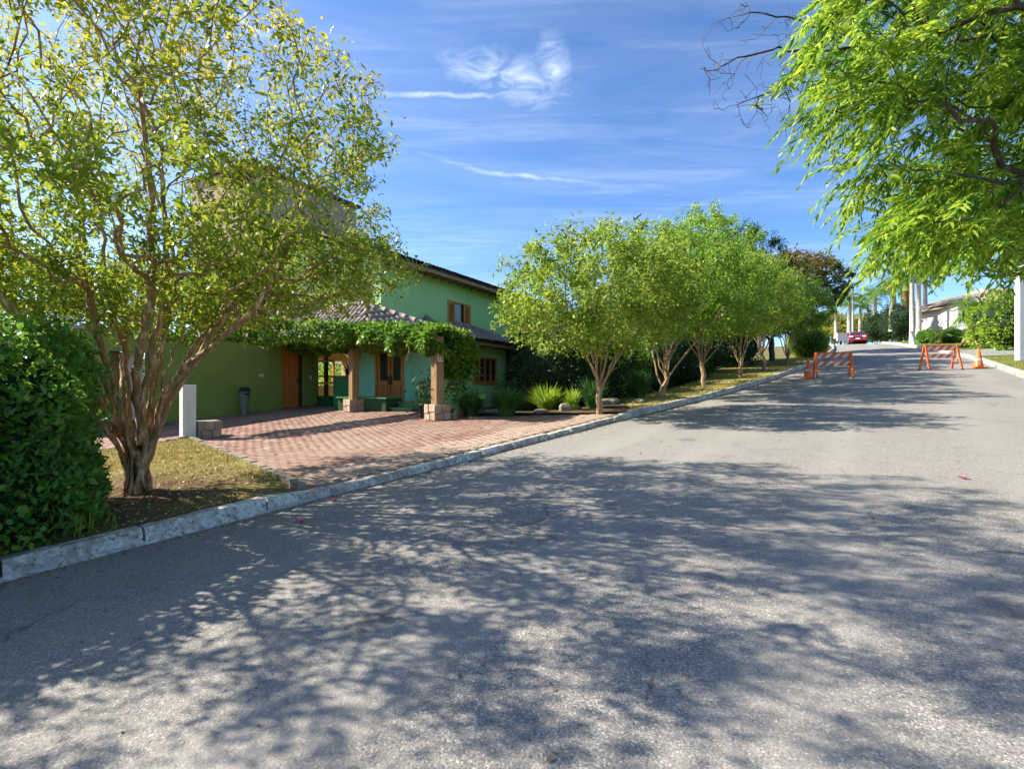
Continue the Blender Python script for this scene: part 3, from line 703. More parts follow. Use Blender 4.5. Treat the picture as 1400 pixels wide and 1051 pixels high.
# dark shrubs behind the row
SH = [(-8.6, 14.9, 1.5, 1.5, 'dark_leaf', 'dark rounded shrub behind the first kerbside tree'), (-8.5, 18.0, 1.6, 1.55, 'hedge_leaf', 'dark shrub between the second and third kerbside trees'),
      (-8.4, 21.2, 1.6, 1.5, 'dark_leaf', 'dark shrub behind the third kerbside tree'), (-8.1, 24.6, 1.7, 1.5, 'dark_leaf', 'dark shrub behind the fourth kerbside tree'),
      (-7.7, 28.0, 1.7, 1.45, 'dark_leaf', 'dark shrub behind the fifth kerbside tree'), (-7.2, 32.5, 1.8, 1.5, 'dark_leaf', 'dark shrub at the far end of the kerbside row'),
      (-10.7, 17.8, 1.5, 1.9, 'dark_leaf', 'tall dark shrub by the corner of the house'), (-10.6, 23.0, 1.9, 1.9, 'dark_leaf', 'tall dark shrub farther back behind the third kerbside tree')]
for i, (x, y, rr, rh, lf, lb) in enumerate(SH):
    z = float(hgt(x, y)); shrub('garden_shrub', lb, 'shrub', (x, y, z+rh*.92), (rr, rr*1.1, rh), 5200, .15, .075, lf, 100+i, 'dark shrubs behind the kerbside trees', 2.2, .16, .22)
for i, (x, y, rr, rh, lb) in enumerate([(-15.3, 22.4, 2.2, 2.3, 'dark tall shrub beyond the right end of the house'), (-8.6, 35.4, 2.0, 1.8, 'dark shrub on the verge under the rusty brown topped tree'), (-12.8, 27.5, 2.6, 2.4, 'dark tall shrub behind the fourth and fifth kerbside trees')]):
    z = float(hgt(x, y)); shrub('garden_shrub', lb, 'shrub', (x, y, z+rh*.92), (rr, rr*1.1, rh), 5200, .17, .085, 'dark_leaf', 140+i, 'dark shrubs behind the kerbside trees', 2.2, .16, .22)
z = float(hgt(-3.9, 41.4)); shrub('clipped_bush', 'round clipped light green bush at the kerb beyond the kerbside row', 'bush', (-3.95, 41.0, z+.95), (1.25, 1.3, 1.02), 9000, .09, .05, 'bright_leaf', 131, None, 2.3, .03, .06, .92)
# strap-leaved clumps by the driveway
def strap_clump(label, x, y, H_, rad, n, leaf, seed, group='strap leaved clumps in the front bed', name='strap_leaf_clump', wd=.022, cat='plant', spread=1.0, z=None):
    rg = np.random.default_rng(seed); z0 = float(hgt(x, y)) if z is None else z; t = thing(name, label, cat, (x, y, z0), group)
    a = rg.uniform(0, 2*math.pi, n); r0 = rad*.34*np.sqrt(rg.random(n)); out = rg.uniform(.1, 1, n)*rad*spread; h_ = H_*rg.uniform(.55, 1.05, n)*(1-.25*(out/rad/spread)**2); m = 6
    s = np.linspace(0, 1, m)[None]; rr = r0[:, None]+out[:, None]*s**1.8; zz = h_[:, None]*(s-.18*s**4*rg.uniform(.3, 2.2, (n, 1)))
    cx_, sx_ = np.cos(a)[:, None], np.sin(a)[:, None]; C_ = np.stack([x+rr*cx_, y+rr*sx_, z0-.02+zz], -1)
    wv = wd*rg.uniform(.7, 1.2, (n, 1))*(1-.92*s**2.2); side = np.stack([-sx_*np.ones_like(s), cx_*np.ones_like(s), np.zeros_like(rr)], -1)
    V = np.stack([C_-side*wv[..., None], C_+side*wv[..., None]], 2).reshape(-1, 3); b_ = (np.arange(n)[:, None]*m+np.arange(m-1)[None])*2
    F = np.stack([b_, b_+1, b_+3, b_+2], -1).reshape(-1, 4); mesh_np('foliage', V, F, leaf, t); return t
strap_clump('low strap-leaved clump right beside the pergola post with the number plate', -8.9, 10.55, .75, .52, 420, 'strap_leaf', 201)
strap_clump('strap-leaved clump against the house, second from the pergola post', -9.9, 11.9, .8, .5, 320, 'strap_leaf', 202)
strap_clump('strap-leaved clump third from the pergola post, in front of the corner window', -7.95, 10.9, .88, .62, 520, 'strap_leaf', 203)
strap_clump('lime green topped strap-leaved clump beside the stone slabs', -8.0, 13.0, .98, .68, 620, 'strap_leaf_lime', 204)
strap_clump('strap-leaved clump directly behind the first kerbside tree trunk', -6.45, 12.9, 1.1, .5, 480, 'strap_leaf', 205)
strap_clump('lime tinted strap-leaved clump at the foot of the first kerbside tree', -6.75, 12.3, .8, .32, 200, 'strap_leaf_lime', 208)
strap_clump('dark strap-leaved clump beside the second kerbside tree', -6.35, 16.1, 1.15, .52, 560, 'strap_leaf', 206)
strap_clump('dark strap-leaved clump behind the lime green one', -9.0, 13.6, .8, .6, 420, 'strap_leaf', 207)
for i, (x, y, H_, lb) in enumerate([(-9.6, 14.6, 1.5, 'grey green spiky yucca in front of the house corner'), (-8.9, 15.2, 1.6, 'grey green spiky yucca beside the fan of palm fronds')]):
    strap_clump(lb, x, y, H_, .85, 90, 'grey_leaf', 220+i, 'spiky yuccas', 'yucca', .045, 'plant')

# ------------------------------------------------------------------ driveway
H0 = (-12.1, 16.55); DL = R(7)
HU = (-math.sin(DL), math.cos(DL)); HV = (-math.cos(DL), -math.sin(DL))
def H(s, w_, z=0.0): return (H0[0]+s*HU[0]+w_*HV[0], H0[1]+s*HU[1]+w_*HV[1], z)
HROT = DL   # local x = -w ... see hbox
FL = .74
def poly_in(px, py, poly):
    inside = np.zeros(len(px), bool); j = len(poly)-1
    for i in range(len(poly)):
        xi, yi = poly[i]; xj, yj = poly[j]
        c = ((yi > py) != (yj > py)) & (px < (xj-xi)*(py-yi)/(yj-yi+1e-12)+xi); inside ^= c; j = i
    return inside
def lk(u): return -(float(LK(u))+.2)
DRIVE = [(lk(3.75), 3.75), (-8.3, 4.25), (-12.2, 5.0), (-12.3, 3.0), (-12.4, -2.5), (-18.6, -2.5), (-18.0, 8.0), (-18.2, 12.5), (-13.9, 13.0), (-9.5, 10.2), (-6.4, 11.55), (lk(12.0), 12.0)]
DRIVE += [(lk(u), u) for u in np.arange(11, 3.9, -1.0)]
def drive_z(x, y): return hgt(x, y)-.045
# bedding sheet
structure_drive = structure(sheet('driveway', np.linspace(-19.2, -4.6, 60), np.linspace(-3, 13.8, 70), lambda X, Y: np.where((-X > LK(Y)+.17), drive_z(X, Y)-.012, Gr(Y)-.3), 'joint_sand'))
bl, bw, bh = .22, .105, .05
ang = R(16); ca, sa = math.cos(ang), math.sin(ang)
cells = []
NI = 130
for i in range(-NI, NI):
    for j in range(-2*NI, 2*NI):
        a = (i+(.5 if j % 2 else 0))*bl; b_ = j*bw
        cells.append((a, b_))
cells = np.array(cells); px_ = -11.5+cells[:, 0]*ca-cells[:, 1]*sa; py_ = 6+cells[:, 0]*sa+cells[:, 1]*ca
k = poly_in(px_, py_, DRIVE); px_, py_ = px_[k], py_[k]
depth_ = -SN*px_+CS*py_; rat = (CS*px_+SN*py_)/np.maximum(depth_, .1)
vis = (np.abs(rat) < 1.02) & (depth_ > 1)
order = np.argsort(np.where(vis, depth_, 1e3)); near = order[:300]; rest = order[300:]
mb = MB(); q = .0035
x, y, z = bl/2-q, bw/2-q, bh/2; c_ = .004
mb.v = [(-x, -y, -z), (x, -y, -z), (x, y, -z), (-x, y, -z), (-x, -y, z-c_), (x, -y, z-c_), (x, y, z-c_), (-x, y, z-c_), (-x+c_, -y+c_, z), (x-c_, -y+c_, z), (x-c_, y-c_, z), (-x+c_, y-c_, z)]
mb.f = [(0, 1, 5, 4), (1, 2, 6, 5), (2, 3, 7, 6), (3, 0, 4, 7), (4, 5, 9, 8), (5, 6, 10, 9), (6, 7, 11, 10), (7, 4, 8, 11), (8, 9, 10, 11)]
brick_me = mb.mesh('paver', 'paver'); brick_pale = mb.mesh('paver', 'sunlit_paver')
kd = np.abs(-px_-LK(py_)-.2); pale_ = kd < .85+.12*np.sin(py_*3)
bv = np.array(mb.v); bf = np.array(mb.f)
for i in near:
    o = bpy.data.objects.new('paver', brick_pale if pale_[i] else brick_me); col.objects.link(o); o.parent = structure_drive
    gx = float(drive_z(px_[i]+.1, py_[i])-drive_z(px_[i]-.1, py_[i]))/.2; gy = float(drive_z(px_[i], py_[i]+.1)-drive_z(px_[i], py_[i]-.1))/.2
    nrm = Vector((-gx+random.gauss(0, .012), -gy+random.gauss(0, .012), 1)).normalized()
    o.rotation_mode = 'QUATERNION'
    o.rotation_quaternion = Vector((0, 0, 1)).rotation_difference(nrm) @ Matrix.Rotation(ang+random.gauss(0, .012), 4, 'Z').to_quaternion()
    o.location = (px_[i], py_[i], float(drive_z(px_[i], py_[i]))-bh/2+.012+random.gauss(0, .002))
n = len(rest); B = np.broadcast_to(bv[None], (n, 12, 3)).copy(); jr = rng.normal(0, .012, n)+ang
X_ = B[..., 0]*np.cos(jr)[:, None]-B[..., 1]*np.sin(jr)[:, None]+px_[rest][:, None]; Y_ = B[..., 0]*np.sin(jr)[:, None]+B[..., 1]*np.cos(jr)[:, None]+py_[rest][:, None]
Z_ = B[..., 2]+drive_z(X_, Y_)-bh/2+.012+rng.normal(0, .002, (n, 1))
F_ = (np.arange(n)*12)[:, None, None]+bf[None]
stuff(mesh_np('paver_field', np.stack([X_, Y_, Z_], -1).reshape(-1, 3), F_.reshape(-1, 4), 'paver', structure_drive, mats=['paver', 'sunlit_paver'], midx=np.repeat(pale_[rest].astype(int), 9)))

# lawn corner with the tree: soil sheet + edging + grass
def in_lawn(X, Y): return poly_in(X, Y, LAWN)
LAWN = [(lk(-3), -3), (-12.1, -3), (-12.1, 5.0), (-8.3, 4.2), (lk(3.6), 3.6)]+[(lk(u), u) for u in np.arange(3.2, -3, -.6)]
def fan_sheet(name, poly, mat, zoff, step=.25, zf=None):
    P = np.array(poly); xs_ = np.arange(P[:, 0].min(), P[:, 0].max()+step, step); ys_ = np.arange(P[:, 1].min(), P[:, 1].max()+step, step)
    import bmesh
    bm = bmesh.new(); vs_ = [bm.verts.new((p[0], p[1], 0)) for p in poly]; f = bm.faces.new(vs_)
    for x_ in xs_:
        bmesh.ops.bisect_plane(bm, geom=bm.verts[:]+bm.edges[:]+bm.faces[:], plane_co=(x_, 0, 0), plane_no=(1, 0, 0))
    for y_ in ys_:
        bmesh.ops.bisect_plane(bm, geom=bm.verts[:]+bm.edges[:]+bm.faces[:], plane_co=(0, y_, 0), plane_no=(0, 1, 0))
    zf = zf or hgt
    for v in bm.verts: v.co.z = float(zf(v.co.x, v.co.y))+zoff
    bmesh.ops.recalc_face_normals(bm, faces=bm.faces[:])
    if sum(f.normal.z for f in bm.faces) < 0: bmesh.ops.reverse_faces(bm, faces=bm.faces[:])
    me = bpy.data.meshes.new(name); bm.to_mesh(me); bm.free(); me.materials.append(MATS[mat]); me.polygons.foreach_set('use_smooth', [True]*len(me.polygons))
    return link(name, me)
def lawn_mix():
    m, t, out = newmat('corner_lawn'); tc = t.n('ShaderNodeTexCoord'); p = t.n('ShaderNodeBsdfPrincipled'); o = tc.outputs['Object']
    sp = t.n('ShaderNodeSeparateXYZ'); t.l(o, sp.inputs[0])
    # bare earth round the trunk and hedge, thin grass towards the driveway
    dx = t.math('SUBTRACT', sp.outputs[0], FT[0]); dy = t.math('SUBTRACT', sp.outputs[1], FT[1]-.6)
    d = t.math('SQRT', t.math('ADD', t.math('MULTIPLY', dx, dx), t.math('MULTIPLY', dy, dy)))
    k = t.math('ADD', t.rng(d, .8, 2.4), t.math('MULTIPLY', t.math('SUBTRACT', t.noise(o, 2.2, 5, .65), .5), 1.6), clamp=True)
    f = t.noise(o, 9, 6, .7)
    soil = t.ramp(f, [(.3, (.07, .04, .022)), (.7, (.17, .105, .055))]); gr = t.ramp(f, [(.3, (.17, .15, .04)), (.7, (.33, .27, .09))])
    t.l(t.mix(k, soil, gr), p.inputs['Base Color']); p.inputs['Roughness'].default_value = .95; p.inputs['Specular IOR Level'].default_value = .1
    t.l(t.bump(t.noise(o, 28, 6, .7), .9, .03), p.inputs['Normal']); t.l(p.outputs[0], out.inputs[0])
lawn_mix()
structure(fan_sheet('lawn', LAWN, 'corner_lawn', .012, .3, lambda x, y: hgt(x, y)-.075*sstep(2.9, 3.6, y)*(1-sstep(5.9, 7.0, -np.asarray(x)))))
def grass(name, label, poly, n, hh, leaf, dens=None, zoff=0.0, seed=1, wd=.008):
    rg = np.random.default_rng(seed); P = np.array(poly); X = rg.uniform(P[:, 0].min(), P[:, 0].max(), n); Y = rg.uniform(P[:, 1].min(), P[:, 1].max(), n); k = poly_in(X, Y, poly)
    if dens is not None: k &= rg.random(n) < dens(X, Y)
    X, Y = X[k], Y[k]; m = len(X); P = np.stack([X, Y, hgt(X, Y)+zoff], 1); D = np.stack([rg.normal(0, .6, m), rg.normal(0, .6, m), np.ones(m)], 1); D = unit(D); S_ = unit(np.cross(D, rg.normal(size=(m, 3)))); L_ = hh*rg.uniform(.5, 1.3, m)[:, None]
    V = np.stack([P-S_*wd, P+S_*wd, P+D*L_], 1).reshape(-1, 3); F = (np.arange(m)*3)[:, None]+np.arange(3)[None]
    return tag(stuff(mesh_np(name, V, F, leaf)), label, 'grass')
def dens1(X, Y):
    d = np.hypot(X-FT[0], Y-FT[1]+.6); nz = np.sin(X*3.1+1)*np.sin(Y*2.7)+np.sin(X*7.3)*np.sin(Y*6.1+2)*.5
    return np.clip((d-1.2)/1.9+nz*.4, .03, .9)*np.where((Y > 3.1) & (X > -6.5), 0, 1)
grass('grass', 'thin dry grass on the corner lawn under the yellowing tree', LAWN, 62000, .05, 'grass_blade', dens1, .01, 1)
# petals and dead leaves
def litter(name, label, n, sampler, mat, size, seed):
    rg = np.random.default_rng(seed); P = sampler(rg, n); D = rg.normal(size=(len(P), 3)); D[:, 2] *= .2
    V, F = leaf_arrays(P, D, size*rg.uniform(.5, 1.3, len(P)), size*.6, 3, rg); return tag(stuff(mesh_np(name, V, F, mat)), label, 'litter')
def samp_lawn(rg, n):
    X = rg.normal(FT[0]+.4, 1.5, n*3); Y = rg.normal(FT[1]-.3, 1.5, n*3); k = poly_in(X, Y, LAWN); X, Y = X[k][:n], Y[k][:n]
    return np.stack([X, Y, hgt(X, Y)+.03], 1)
litter('fallen_petals', 'pale petals scattered on the soil round the yellowing tree', 420, samp_lawn, 'petal_white', .04, 3)
litter('fallen_leaves', 'brown dead leaves scattered on the soil round the yellowing tree', 500, samp_lawn, 'fallen_leaf', .06, 4)
def road_z(x, y):
    t = (-x-RK(y))/(LK(y)-RK(y)); return Gr(y)+.05*(1-(2*t-1)**2)-.05
def samp_gutter(rg, n):
    Y = rg.uniform(-1, 30, n); X = -(LK(Y)-np.abs(rg.normal(.02, .12, n))-.02); return np.stack([X, Y, road_z(X, Y)+.008], 1)
litter('gutter_litter', 'dry leaf bits gathered along the gutter below the white kerb', 1800, samp_gutter, 'fallen_leaf', .04, 5)
def samp_road(rg, n):
    Y = rg.uniform(-1, 24, n); f = rg.random(n)**.6; X = -(RK(Y)+(LK(Y)-RK(Y))*f); return np.stack([X, Y, road_z(X, Y)+.006], 1)
litter('road_litter', 'small dry leaves and seeds strewn over the road', 420, samp_road, 'fallen_leaf', .035, 6)
for i, (X, Z) in enumerate([(-2.2, 5.32), (-2.14, 6.15), (5.2, 5.9)]):
    p = cam_xz(X, Z); zz = float(road_z(p[0], p[1])) + .012; mb = MB(); rr = random.Random(i)
    for k in range(5):
        a = k*1.256+.3; mb.add([(p[0], p[1], zz), (p[0]+.035*math.cos(a-.5), p[1]+.035*math.sin(a-.5), zz+.018), (p[0]+.06*math.cos(a), p[1]+.06*math.sin(a), zz+.006), (p[0]+.035*math.cos(a+.5), p[1]+.035*math.sin(a+.5), zz+.02)], [(0, 1, 2, 3)])
    tag(mb.build('fallen_flower', 'petal_pink'), ['pink fallen flower on the shaded road by the corner kerb', 'pink fallen flower in the gutter where the driveway begins', 'red fallen flower on the open sunny road'][i], 'flower')

# driveway edging bricks along the lawn
edge = thing('lawn_edging', 'brick edging between the corner lawn and the driveway', 'edging', (-8.3, 4.22, float(hgt(-8.3, 4.22))))
ep = [(lk(3.62)-.05, 3.66), (-8.3, 4.22), (-12.15, 5.0), (-12.15, -2.0)]
for a, b_ in zip(ep[:-1], ep[1:]):
    L_ = math.hypot(b_[0]-a[0], b_[1]-a[1]); n = int(L_/.24)
    for i in range(n):
        t = (i+.5)/n; x_ = a[0]+(b_[0]-a[0])*t; y_ = a[1]+(b_[1]-a[1])*t; r_ = math.atan2(b_[1]-a[1], b_[0]-a[0])+random.gauss(0, .04)
        z_ = float(hgt(x_, y_)); MB().box((x_, y_, z_-.03+random.gauss(0, .008)), (.225, .10, .14), r_).build('edging_brick', 'slab_stone', edge)

# ------------------------------------------------------------------ house
house = thing('house', 'two-storey green house with clay tile roofs and orange wooden windows', 'house', H(-2, 2, FL))
def hb(mb, s0, s1, w0, w1, z0, z1):
    return mb.hexa([H(s0, w0, z0), H(s1, w0, z0), H(s1, w1, z0), H(s0, w1, z0), H(s0, w0, z1), H(s1, w0, z1), H(s1, w1, z1), H(s0, w1, z1)])
def hpart(name, mat, s0, s1, w0, w1, z0, z1, parent=None, bevel=0):
    return hb(MB(), s0, s1, w0, w1, z0, z1).build(name, mat, parent or house, bevel=bevel)
def hwall(name, mat, a0, a1, z0, z1, fixed, thick, axis, holes=(), parent=None):
    """wall with openings. axis 's': runs along s at depth w=fixed..fixed+thick; axis 'w': runs along w at s=fixed..fixed+thick"""
    As = sorted({a0, a1}|{q for h_ in holes for q in h_[:2]}); Zs = sorted({z0, z1}|{q for h_ in holes for q in h_[2:]})
    def pt(a, d, z): return H(a, fixed+d, z) if axis == 's' else H(fixed+d, a, z)
    solid = {}
    for i in range(len(As)-1):
        for j in range(len(Zs)-1):
            ca_, cz_ = (As[i]+As[i+1])/2, (Zs[j]+Zs[j+1])/2
            solid[i, j] = not any(h_[0] < ca_ < h_[1] and h_[2] < cz_ < h_[3] for h_ in holes)
    mb = MB()
    for (i, j), v in solid.items():
        if not v: continue
        a, b_, c, d = As[i], As[i+1], Zs[j], Zs[j+1]
        for dd in (0, thick): mb.add([pt(a, dd, c), pt(b_, dd, c), pt(b_, dd, d), pt(a, dd, d)], [(0, 1, 2, 3)])
        for (ii_, jj_, e) in ((i-1, j, ((a, c), (a, d))), (i+1, j, ((b_, c), (b_, d))), (i, j-1, ((a, c), (b_, c))), (i, j+1, ((a, d), (b_, d)))):
            if not solid.get((ii_, jj_), False):
                (p, q_), (r_, t_) = e; mb.add([pt(p, 0, q_), pt(r_, 0, t_), pt(r_, thick, t_), pt(p, thick, q_)], [(0, 1, 2, 3)])
    return mb.build(name, mat, parent or house)
# corner room
hwall('wall', 'green_plaster', -4.2, 0, .2, 3.08, 0, .16, 's', [(-2.41, -.74, 1.67, 2.61)])
hwall('wall', 'shade_tint_plaster', .163, 3.8, .2, 3.08, -4.2, .16, 'w', [(1.72, 2.92, FL+.1, 2.85)])  # side wall of the green room; its shade light is put into a teal colour
hwall('wall', 'green_plaster', .163, 8, .2, 3.08, -.16, .16, 'w')
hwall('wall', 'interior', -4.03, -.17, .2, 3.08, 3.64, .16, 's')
# corner window
def hwin(s0, s1, z0, z1, w_, npan, fr=.06):
    fw = hpart('window', 'orange_wood', s0, s1, w_-.03, w_+.07, z0, z0+fr)
    hpart('frame', 'orange_wood', s0, s1, w_-.03, w_+.07, z1-fr, z1, fw)
    for k in range(npan+1):
        c = s0+fr/2+(s1-s0-fr)*k/npan; hpart('mullion', 'orange_wood', c-fr/2, c+fr/2, w_-.028, w_+.068, z0+fr, z1-fr, fw)
    for k in range(npan):
        a = s0+fr/2+(s1-s0-fr)*k/npan+fr/2; b_ = s0+fr/2+(s1-s0-fr)*(k+1)/npan-fr/2
        hpart('pane', 'dark_glass', a, b_, w_+.02, w_+.03, z0+fr, z1-fr, fw)
        hpart('glazing_bar', 'orange_wood', a, b_, w_+.0, w_+.02, z0+fr+(z1-z0)*.18, z0+fr+(z1-z0)*.18+.025, fw)
    return fw
hwin(-2.41, -.74, 1.67, 2.61, .02, 4); hpart('window_sill', 'orange_wood', -2.47, -.68, -.05, .02, 1.61, 1.667)
# front door in the side wall (double leaf)
for k, (a, b_) in enumerate(((1.74, 2.30), (2.34, 2.90))):
    def dpart(name, mat, w0, w1, z0, z1, s0, s1, parent): return hpart(name, mat, s0, s1, w0, w1, z0, z1, parent)
    lf = dpart('door', 'orange_wood', a, b_, FL+.1, 2.83, -4.16, -4.11, house)
    dpart('panel', 'door_wood', a+.09, b_-.09, FL+.25, FL+.85, -4.185, -4.163, lf); dpart('pane', 'dark_glass', a+.12, b_-.12, FL+1.0, 2.68, -4.175, -4.163, lf)
    dpart('handle', 'metal_dark', (b_-.06 if k == 0 else a+.02), (b_-.03 if k == 0 else a+.05), FL+.85, FL+1.15, -4.22, -4.187, lf)
for w0, w1 in ((1.66, 1.735), (2.905, 2.98)): hpart('door_frame', 'orange_wood', -4.225, -4.10, w0, w1, FL+.1, 2.9)
# upper storey
hwall('wall', 'green_plaster', -4.97, 7.5, 3.3, 6.0, 2.0, .18, 's', [(-1.2, .47, 4.02, 4.97)])
hwall('wall', 'green_plaster', 2.183, 9.5, 3.3, 6.0, -4.97, .18, 'w')
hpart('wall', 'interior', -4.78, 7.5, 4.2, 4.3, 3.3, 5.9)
g_ = MB(); g_.v = [H(-4.97+d_, w_, z_) for d_ in (0, .18) for (w_, z_) in ((2.0, 6.003), (9.5, 6.003), (9.5, 6.15), (6.2, 7.35), (2.0, 5.85+.02))]
g_.v = [H(-4.97+d_, w_, z_) for d_ in (0, .18) for (w_, z_) in ((2.35, 6.003), (9.5, 6.003), (9.5, 6.2), (6.2, 7.4))]; g_.f = [(0, 1, 2, 3), (7, 6, 5, 4)]+[(i_, (i_+1) % 4, 4+(i_+1) % 4, 4+i_) for i_ in range(4)]; g_.build('gable', 'green_plaster', house)
# upper window with open louvred shutters and curtain
uw = hpart('window', 'orange_wood', -1.2, .47, 1.97, 2.1, 4.02, 4.08)
hpart('frame', 'orange_wood', -1.2, .47, 1.97, 2.1, 4.91, 4.97, uw)
for c in (-1.17, .44): hpart('frame', 'orange_wood', c-.03, c+.03, 1.972, 2.098, 4.08, 4.91, uw)
for a, b_ in ((-1.135, -.72), (-.02, .405)):
    sh = hpart('shutter', 'orange_wood', a, a+.06, 1.99, 2.03, 4.085, 4.905, uw)
sh_specs = [(-1.135, -.72), (-.02, .405)]
for a, b_ in sh_specs:
    mb = MB()
    hb(mb, b_-.06, b_, 1.99, 2.03, 4.085, 4.905); hb(mb, a+.06, b_-.06, 1.99, 2.03, 4.085, 4.15); hb(mb, a+.06, b_-.06, 1.99, 2.03, 4.84, 4.905); mb.build('shutter_rail', 'orange_wood', uw)
    for k in range(9):
        z_ = 4.17+k*.075; MB().hexa([H(a+.06, 1.985, z_), H(b_-.06, 1.985, z_), H(b_-.06, 2.03, z_+.045), H(a+.06, 2.03, z_+.045), H(a+.06, 1.985, z_+.012), H(b_-.06, 1.985, z_+.012), H(b_-.06, 2.03, z_+.057), H(a+.06, 2.03, z_+.057)]).build('slat', 'orange_wood', uw)
hpart('pane', 'dark_glass', -.72, -.02, 2.06, 2.07, 4.08, 4.91, uw)
cm = MB(); nn = 24
for i in range(nn+1):
    s_ = -.62+.42*i/nn; ww = 2.045+.012*math.sin(i*1.9); cm.v += [H(s_, ww, 4.09), H(s_, ww, 4.9)]
for i in range(nn): cm.f.append((i*2, i*2+2, i*2+3, i*2+1))
cm.build('curtain', 'curtain', uw, True)
# tile roofs
def tile_roof(pts, eave_dir, mat='roof_tile', tw=.215, row=.36, parent=None, name='roof', ridge=()):
    """pts: coplanar polygon (world), eave_dir: vector along the eave"""
    P = [Vector(p) for p in pts]; e = Vector(eave_dir).normalized(); nrm = (P[1]-P[0]).cross(P[2]-P[0]).normalized()
    if nrm.z < 0: nrm = -nrm
    e = (e-nrm*e.dot(nrm)).normalized(); up = nrm.cross(e)
    if up.z < 0: up = -up
    o = P[0]; poly = [((p-o).dot(e), (p-o).dot(up)) for p in P]
    deck = MB(); n = len(P); deck.v = [tuple(p-nrm*.06) for p in P]+[tuple(p-nrm*.0) for p in P]; deck.f = [tuple(range(n))[::-1], tuple(range(n, 2*n))]+[(i, (i+1) % n, n+(i+1) % n, n+i) for i in range(n)]
    rf = deck.build(name, 'dark_wood', parent or house)
    A = np.array(poly); a0, a1 = A[:, 0].min(), A[:, 0].max(); b0, b1 = A[:, 1].min(), A[:, 1].max(); V = []; F = []; nb = 0
    for i in range(int((a1-a0)/tw)+1):
        for j in range(int((b1-b0)/row)+1):
            a = a0+(i+.5)*tw; b_ = b0+(j+.0)*row
            if not poly_in(np.array([a]), np.array([b_+row*.5]), poly)[0]: continue
            ja = rng.normal(0, .006); lift = rng.uniform(0, .008)
            for kk in range(6):
                t = math.pi*kk/5; ca_ = -math.cos(t)*tw*.5; cz = math.sin(t)*.075
                for bb, lz, sc_ in ((b_-.05, .035, 1.0), (b_+row, .008, .84)):
                    q_ = o+e*(a+ja+ca_*sc_)+up*bb+nrm*(lz+lift+cz*sc_+.004); V.append(tuple(q_))
            for kk in range(5): F.append((nb+kk*2, nb+kk*2+1, nb+kk*2+3, nb+kk*2+2))
            # end lip
            for kk in range(6):
                t = math.pi*kk/5; q_ = o+e*(a+ja-math.cos(t)*tw*.41)+up*(b_-.05)+nrm*(.035+lift+math.sin(t)*.058+.004); V.append(tuple(q_))
            for kk in range(5): F.append((nb+kk*2, nb+kk*2+2, nb+12+kk+1, nb+12+kk))
            nb += 18
    if F: stuff(mesh_np('tile_field', np.array(V), np.array(F), mat, rf, False))
    for (ra, rb) in ridge:
        ra, rb = Vector(ra), Vector(rb); L_ = (rb-ra).length; n = int(L_/.33)
        for k in range(n):
            p = ra+(rb-ra)*(k/n); q_ = ra+(rb-ra)*((k+1.12)/n); MB().tube([p+Vector((0, 0, .04)), q_+Vector((0, 0, .06))], [.12, .10], 8).build('ridge_tile', mat, rf, True)
    return rf
hu = Vector((HU[0], HU[1], 0)); hv = Vector((HV[0], HV[1], 0))
# corner room hip roof
EZ = 3.14
tile_roof([H(-4.75, -.55, EZ), H(.65, -.55, EZ), H(-.6, 2.0, 4.0), H(-2.6, 2.0, 4.0)], hu, ridge=[(H(-4.75, -.55, EZ+.02), H(-2.6, 1.97, 4.04)), (H(.65, -.55, EZ+.02), H(-.6, 1.97, 4.04))])
tile_roof([H(.65, -.55, EZ), H(.65, 2.0, EZ), H(-.6, 2.0, 4.0)], hv)
tile_roof([H(-4.75, 2.0, EZ), H(-4.75, -.55, EZ), H(-2.6, 2.0, 4.0)], hv)
mb = MB(); hb(mb, -4.7, .6, -.5, -.46, EZ-.16, EZ-.06); mb.build('fascia', 'brown_wood', house)
for k in range(11):
    s_ = -4.4+k*.48; hpart('rafter', 'brown_wood', s_, s_+.06, -.455, -.005, EZ-.15, EZ-.065)
# main roof
EW, EZ2 = 1.28, 5.78
tile_roof([H(-5.6, EW, EZ2), H(8.2, EW, EZ2), H(8.2, 6.2, EZ2+1.75), H(-5.6, 6.2, EZ2+1.75)], hu, 'dark_tile')
tile_roof([H(8.2, 11.1, EZ2), H(-5.6, 11.1, EZ2), H(-5.6, 6.2, EZ2+1.75), H(8.2, 6.2, EZ2+1.75)], hu, 'dark_tile', tw=.5, row=.9)
hpart('fascia', 'brown_wood', -5.5, 8.1, EW+.02, EW+.06, EZ2-.17, EZ2-.055)
for k in range(26):
    s_ = -5.3+k*.52; hpart('rafter', 'brown_wood', s_, s_+.07, EW+.063, 1.995, EZ2-.15, EZ2-.05)
# beige tower block behind
tb = hwall('tower_wall', 'beige_plaster', -6.3, -1.16, 3.0, 9.45, 7.0, .2, 's'); hwall('tower_wall', 'beige_plaster', 7.203, 10.5, 3.0, 9.45, -6.3, .2, 'w'); hwall('tower_wall', 'beige_plaster', 7.203, 10.5, 3.0, 9.45, -1.36, .2, 'w')
hpart('tower_cap', 'dark_tile', -6.45, -1.0, 6.85, 10.6, 9.453, 9.57)
# hip roof over the veranda and entrance
A_ = H(-5.35, 2.35, 4.2); B_ = H(-4.35, .25, 3.42); C_ = H(-6.45, 1.15, 3.05); D_ = H(-6.45, 9.2, 3.05); T_ = H(-5.35, 9.2, 4.2)
tile_roof([C_, B_, A_], Vector(C_)-Vector(B_), ridge=[(B_, A_)], tw=.2, row=.32)
C2 = C_
tile_roof([C2, D_, T_, A_], hv, ridge=[(A_, T_)], tw=.2, row=.32)
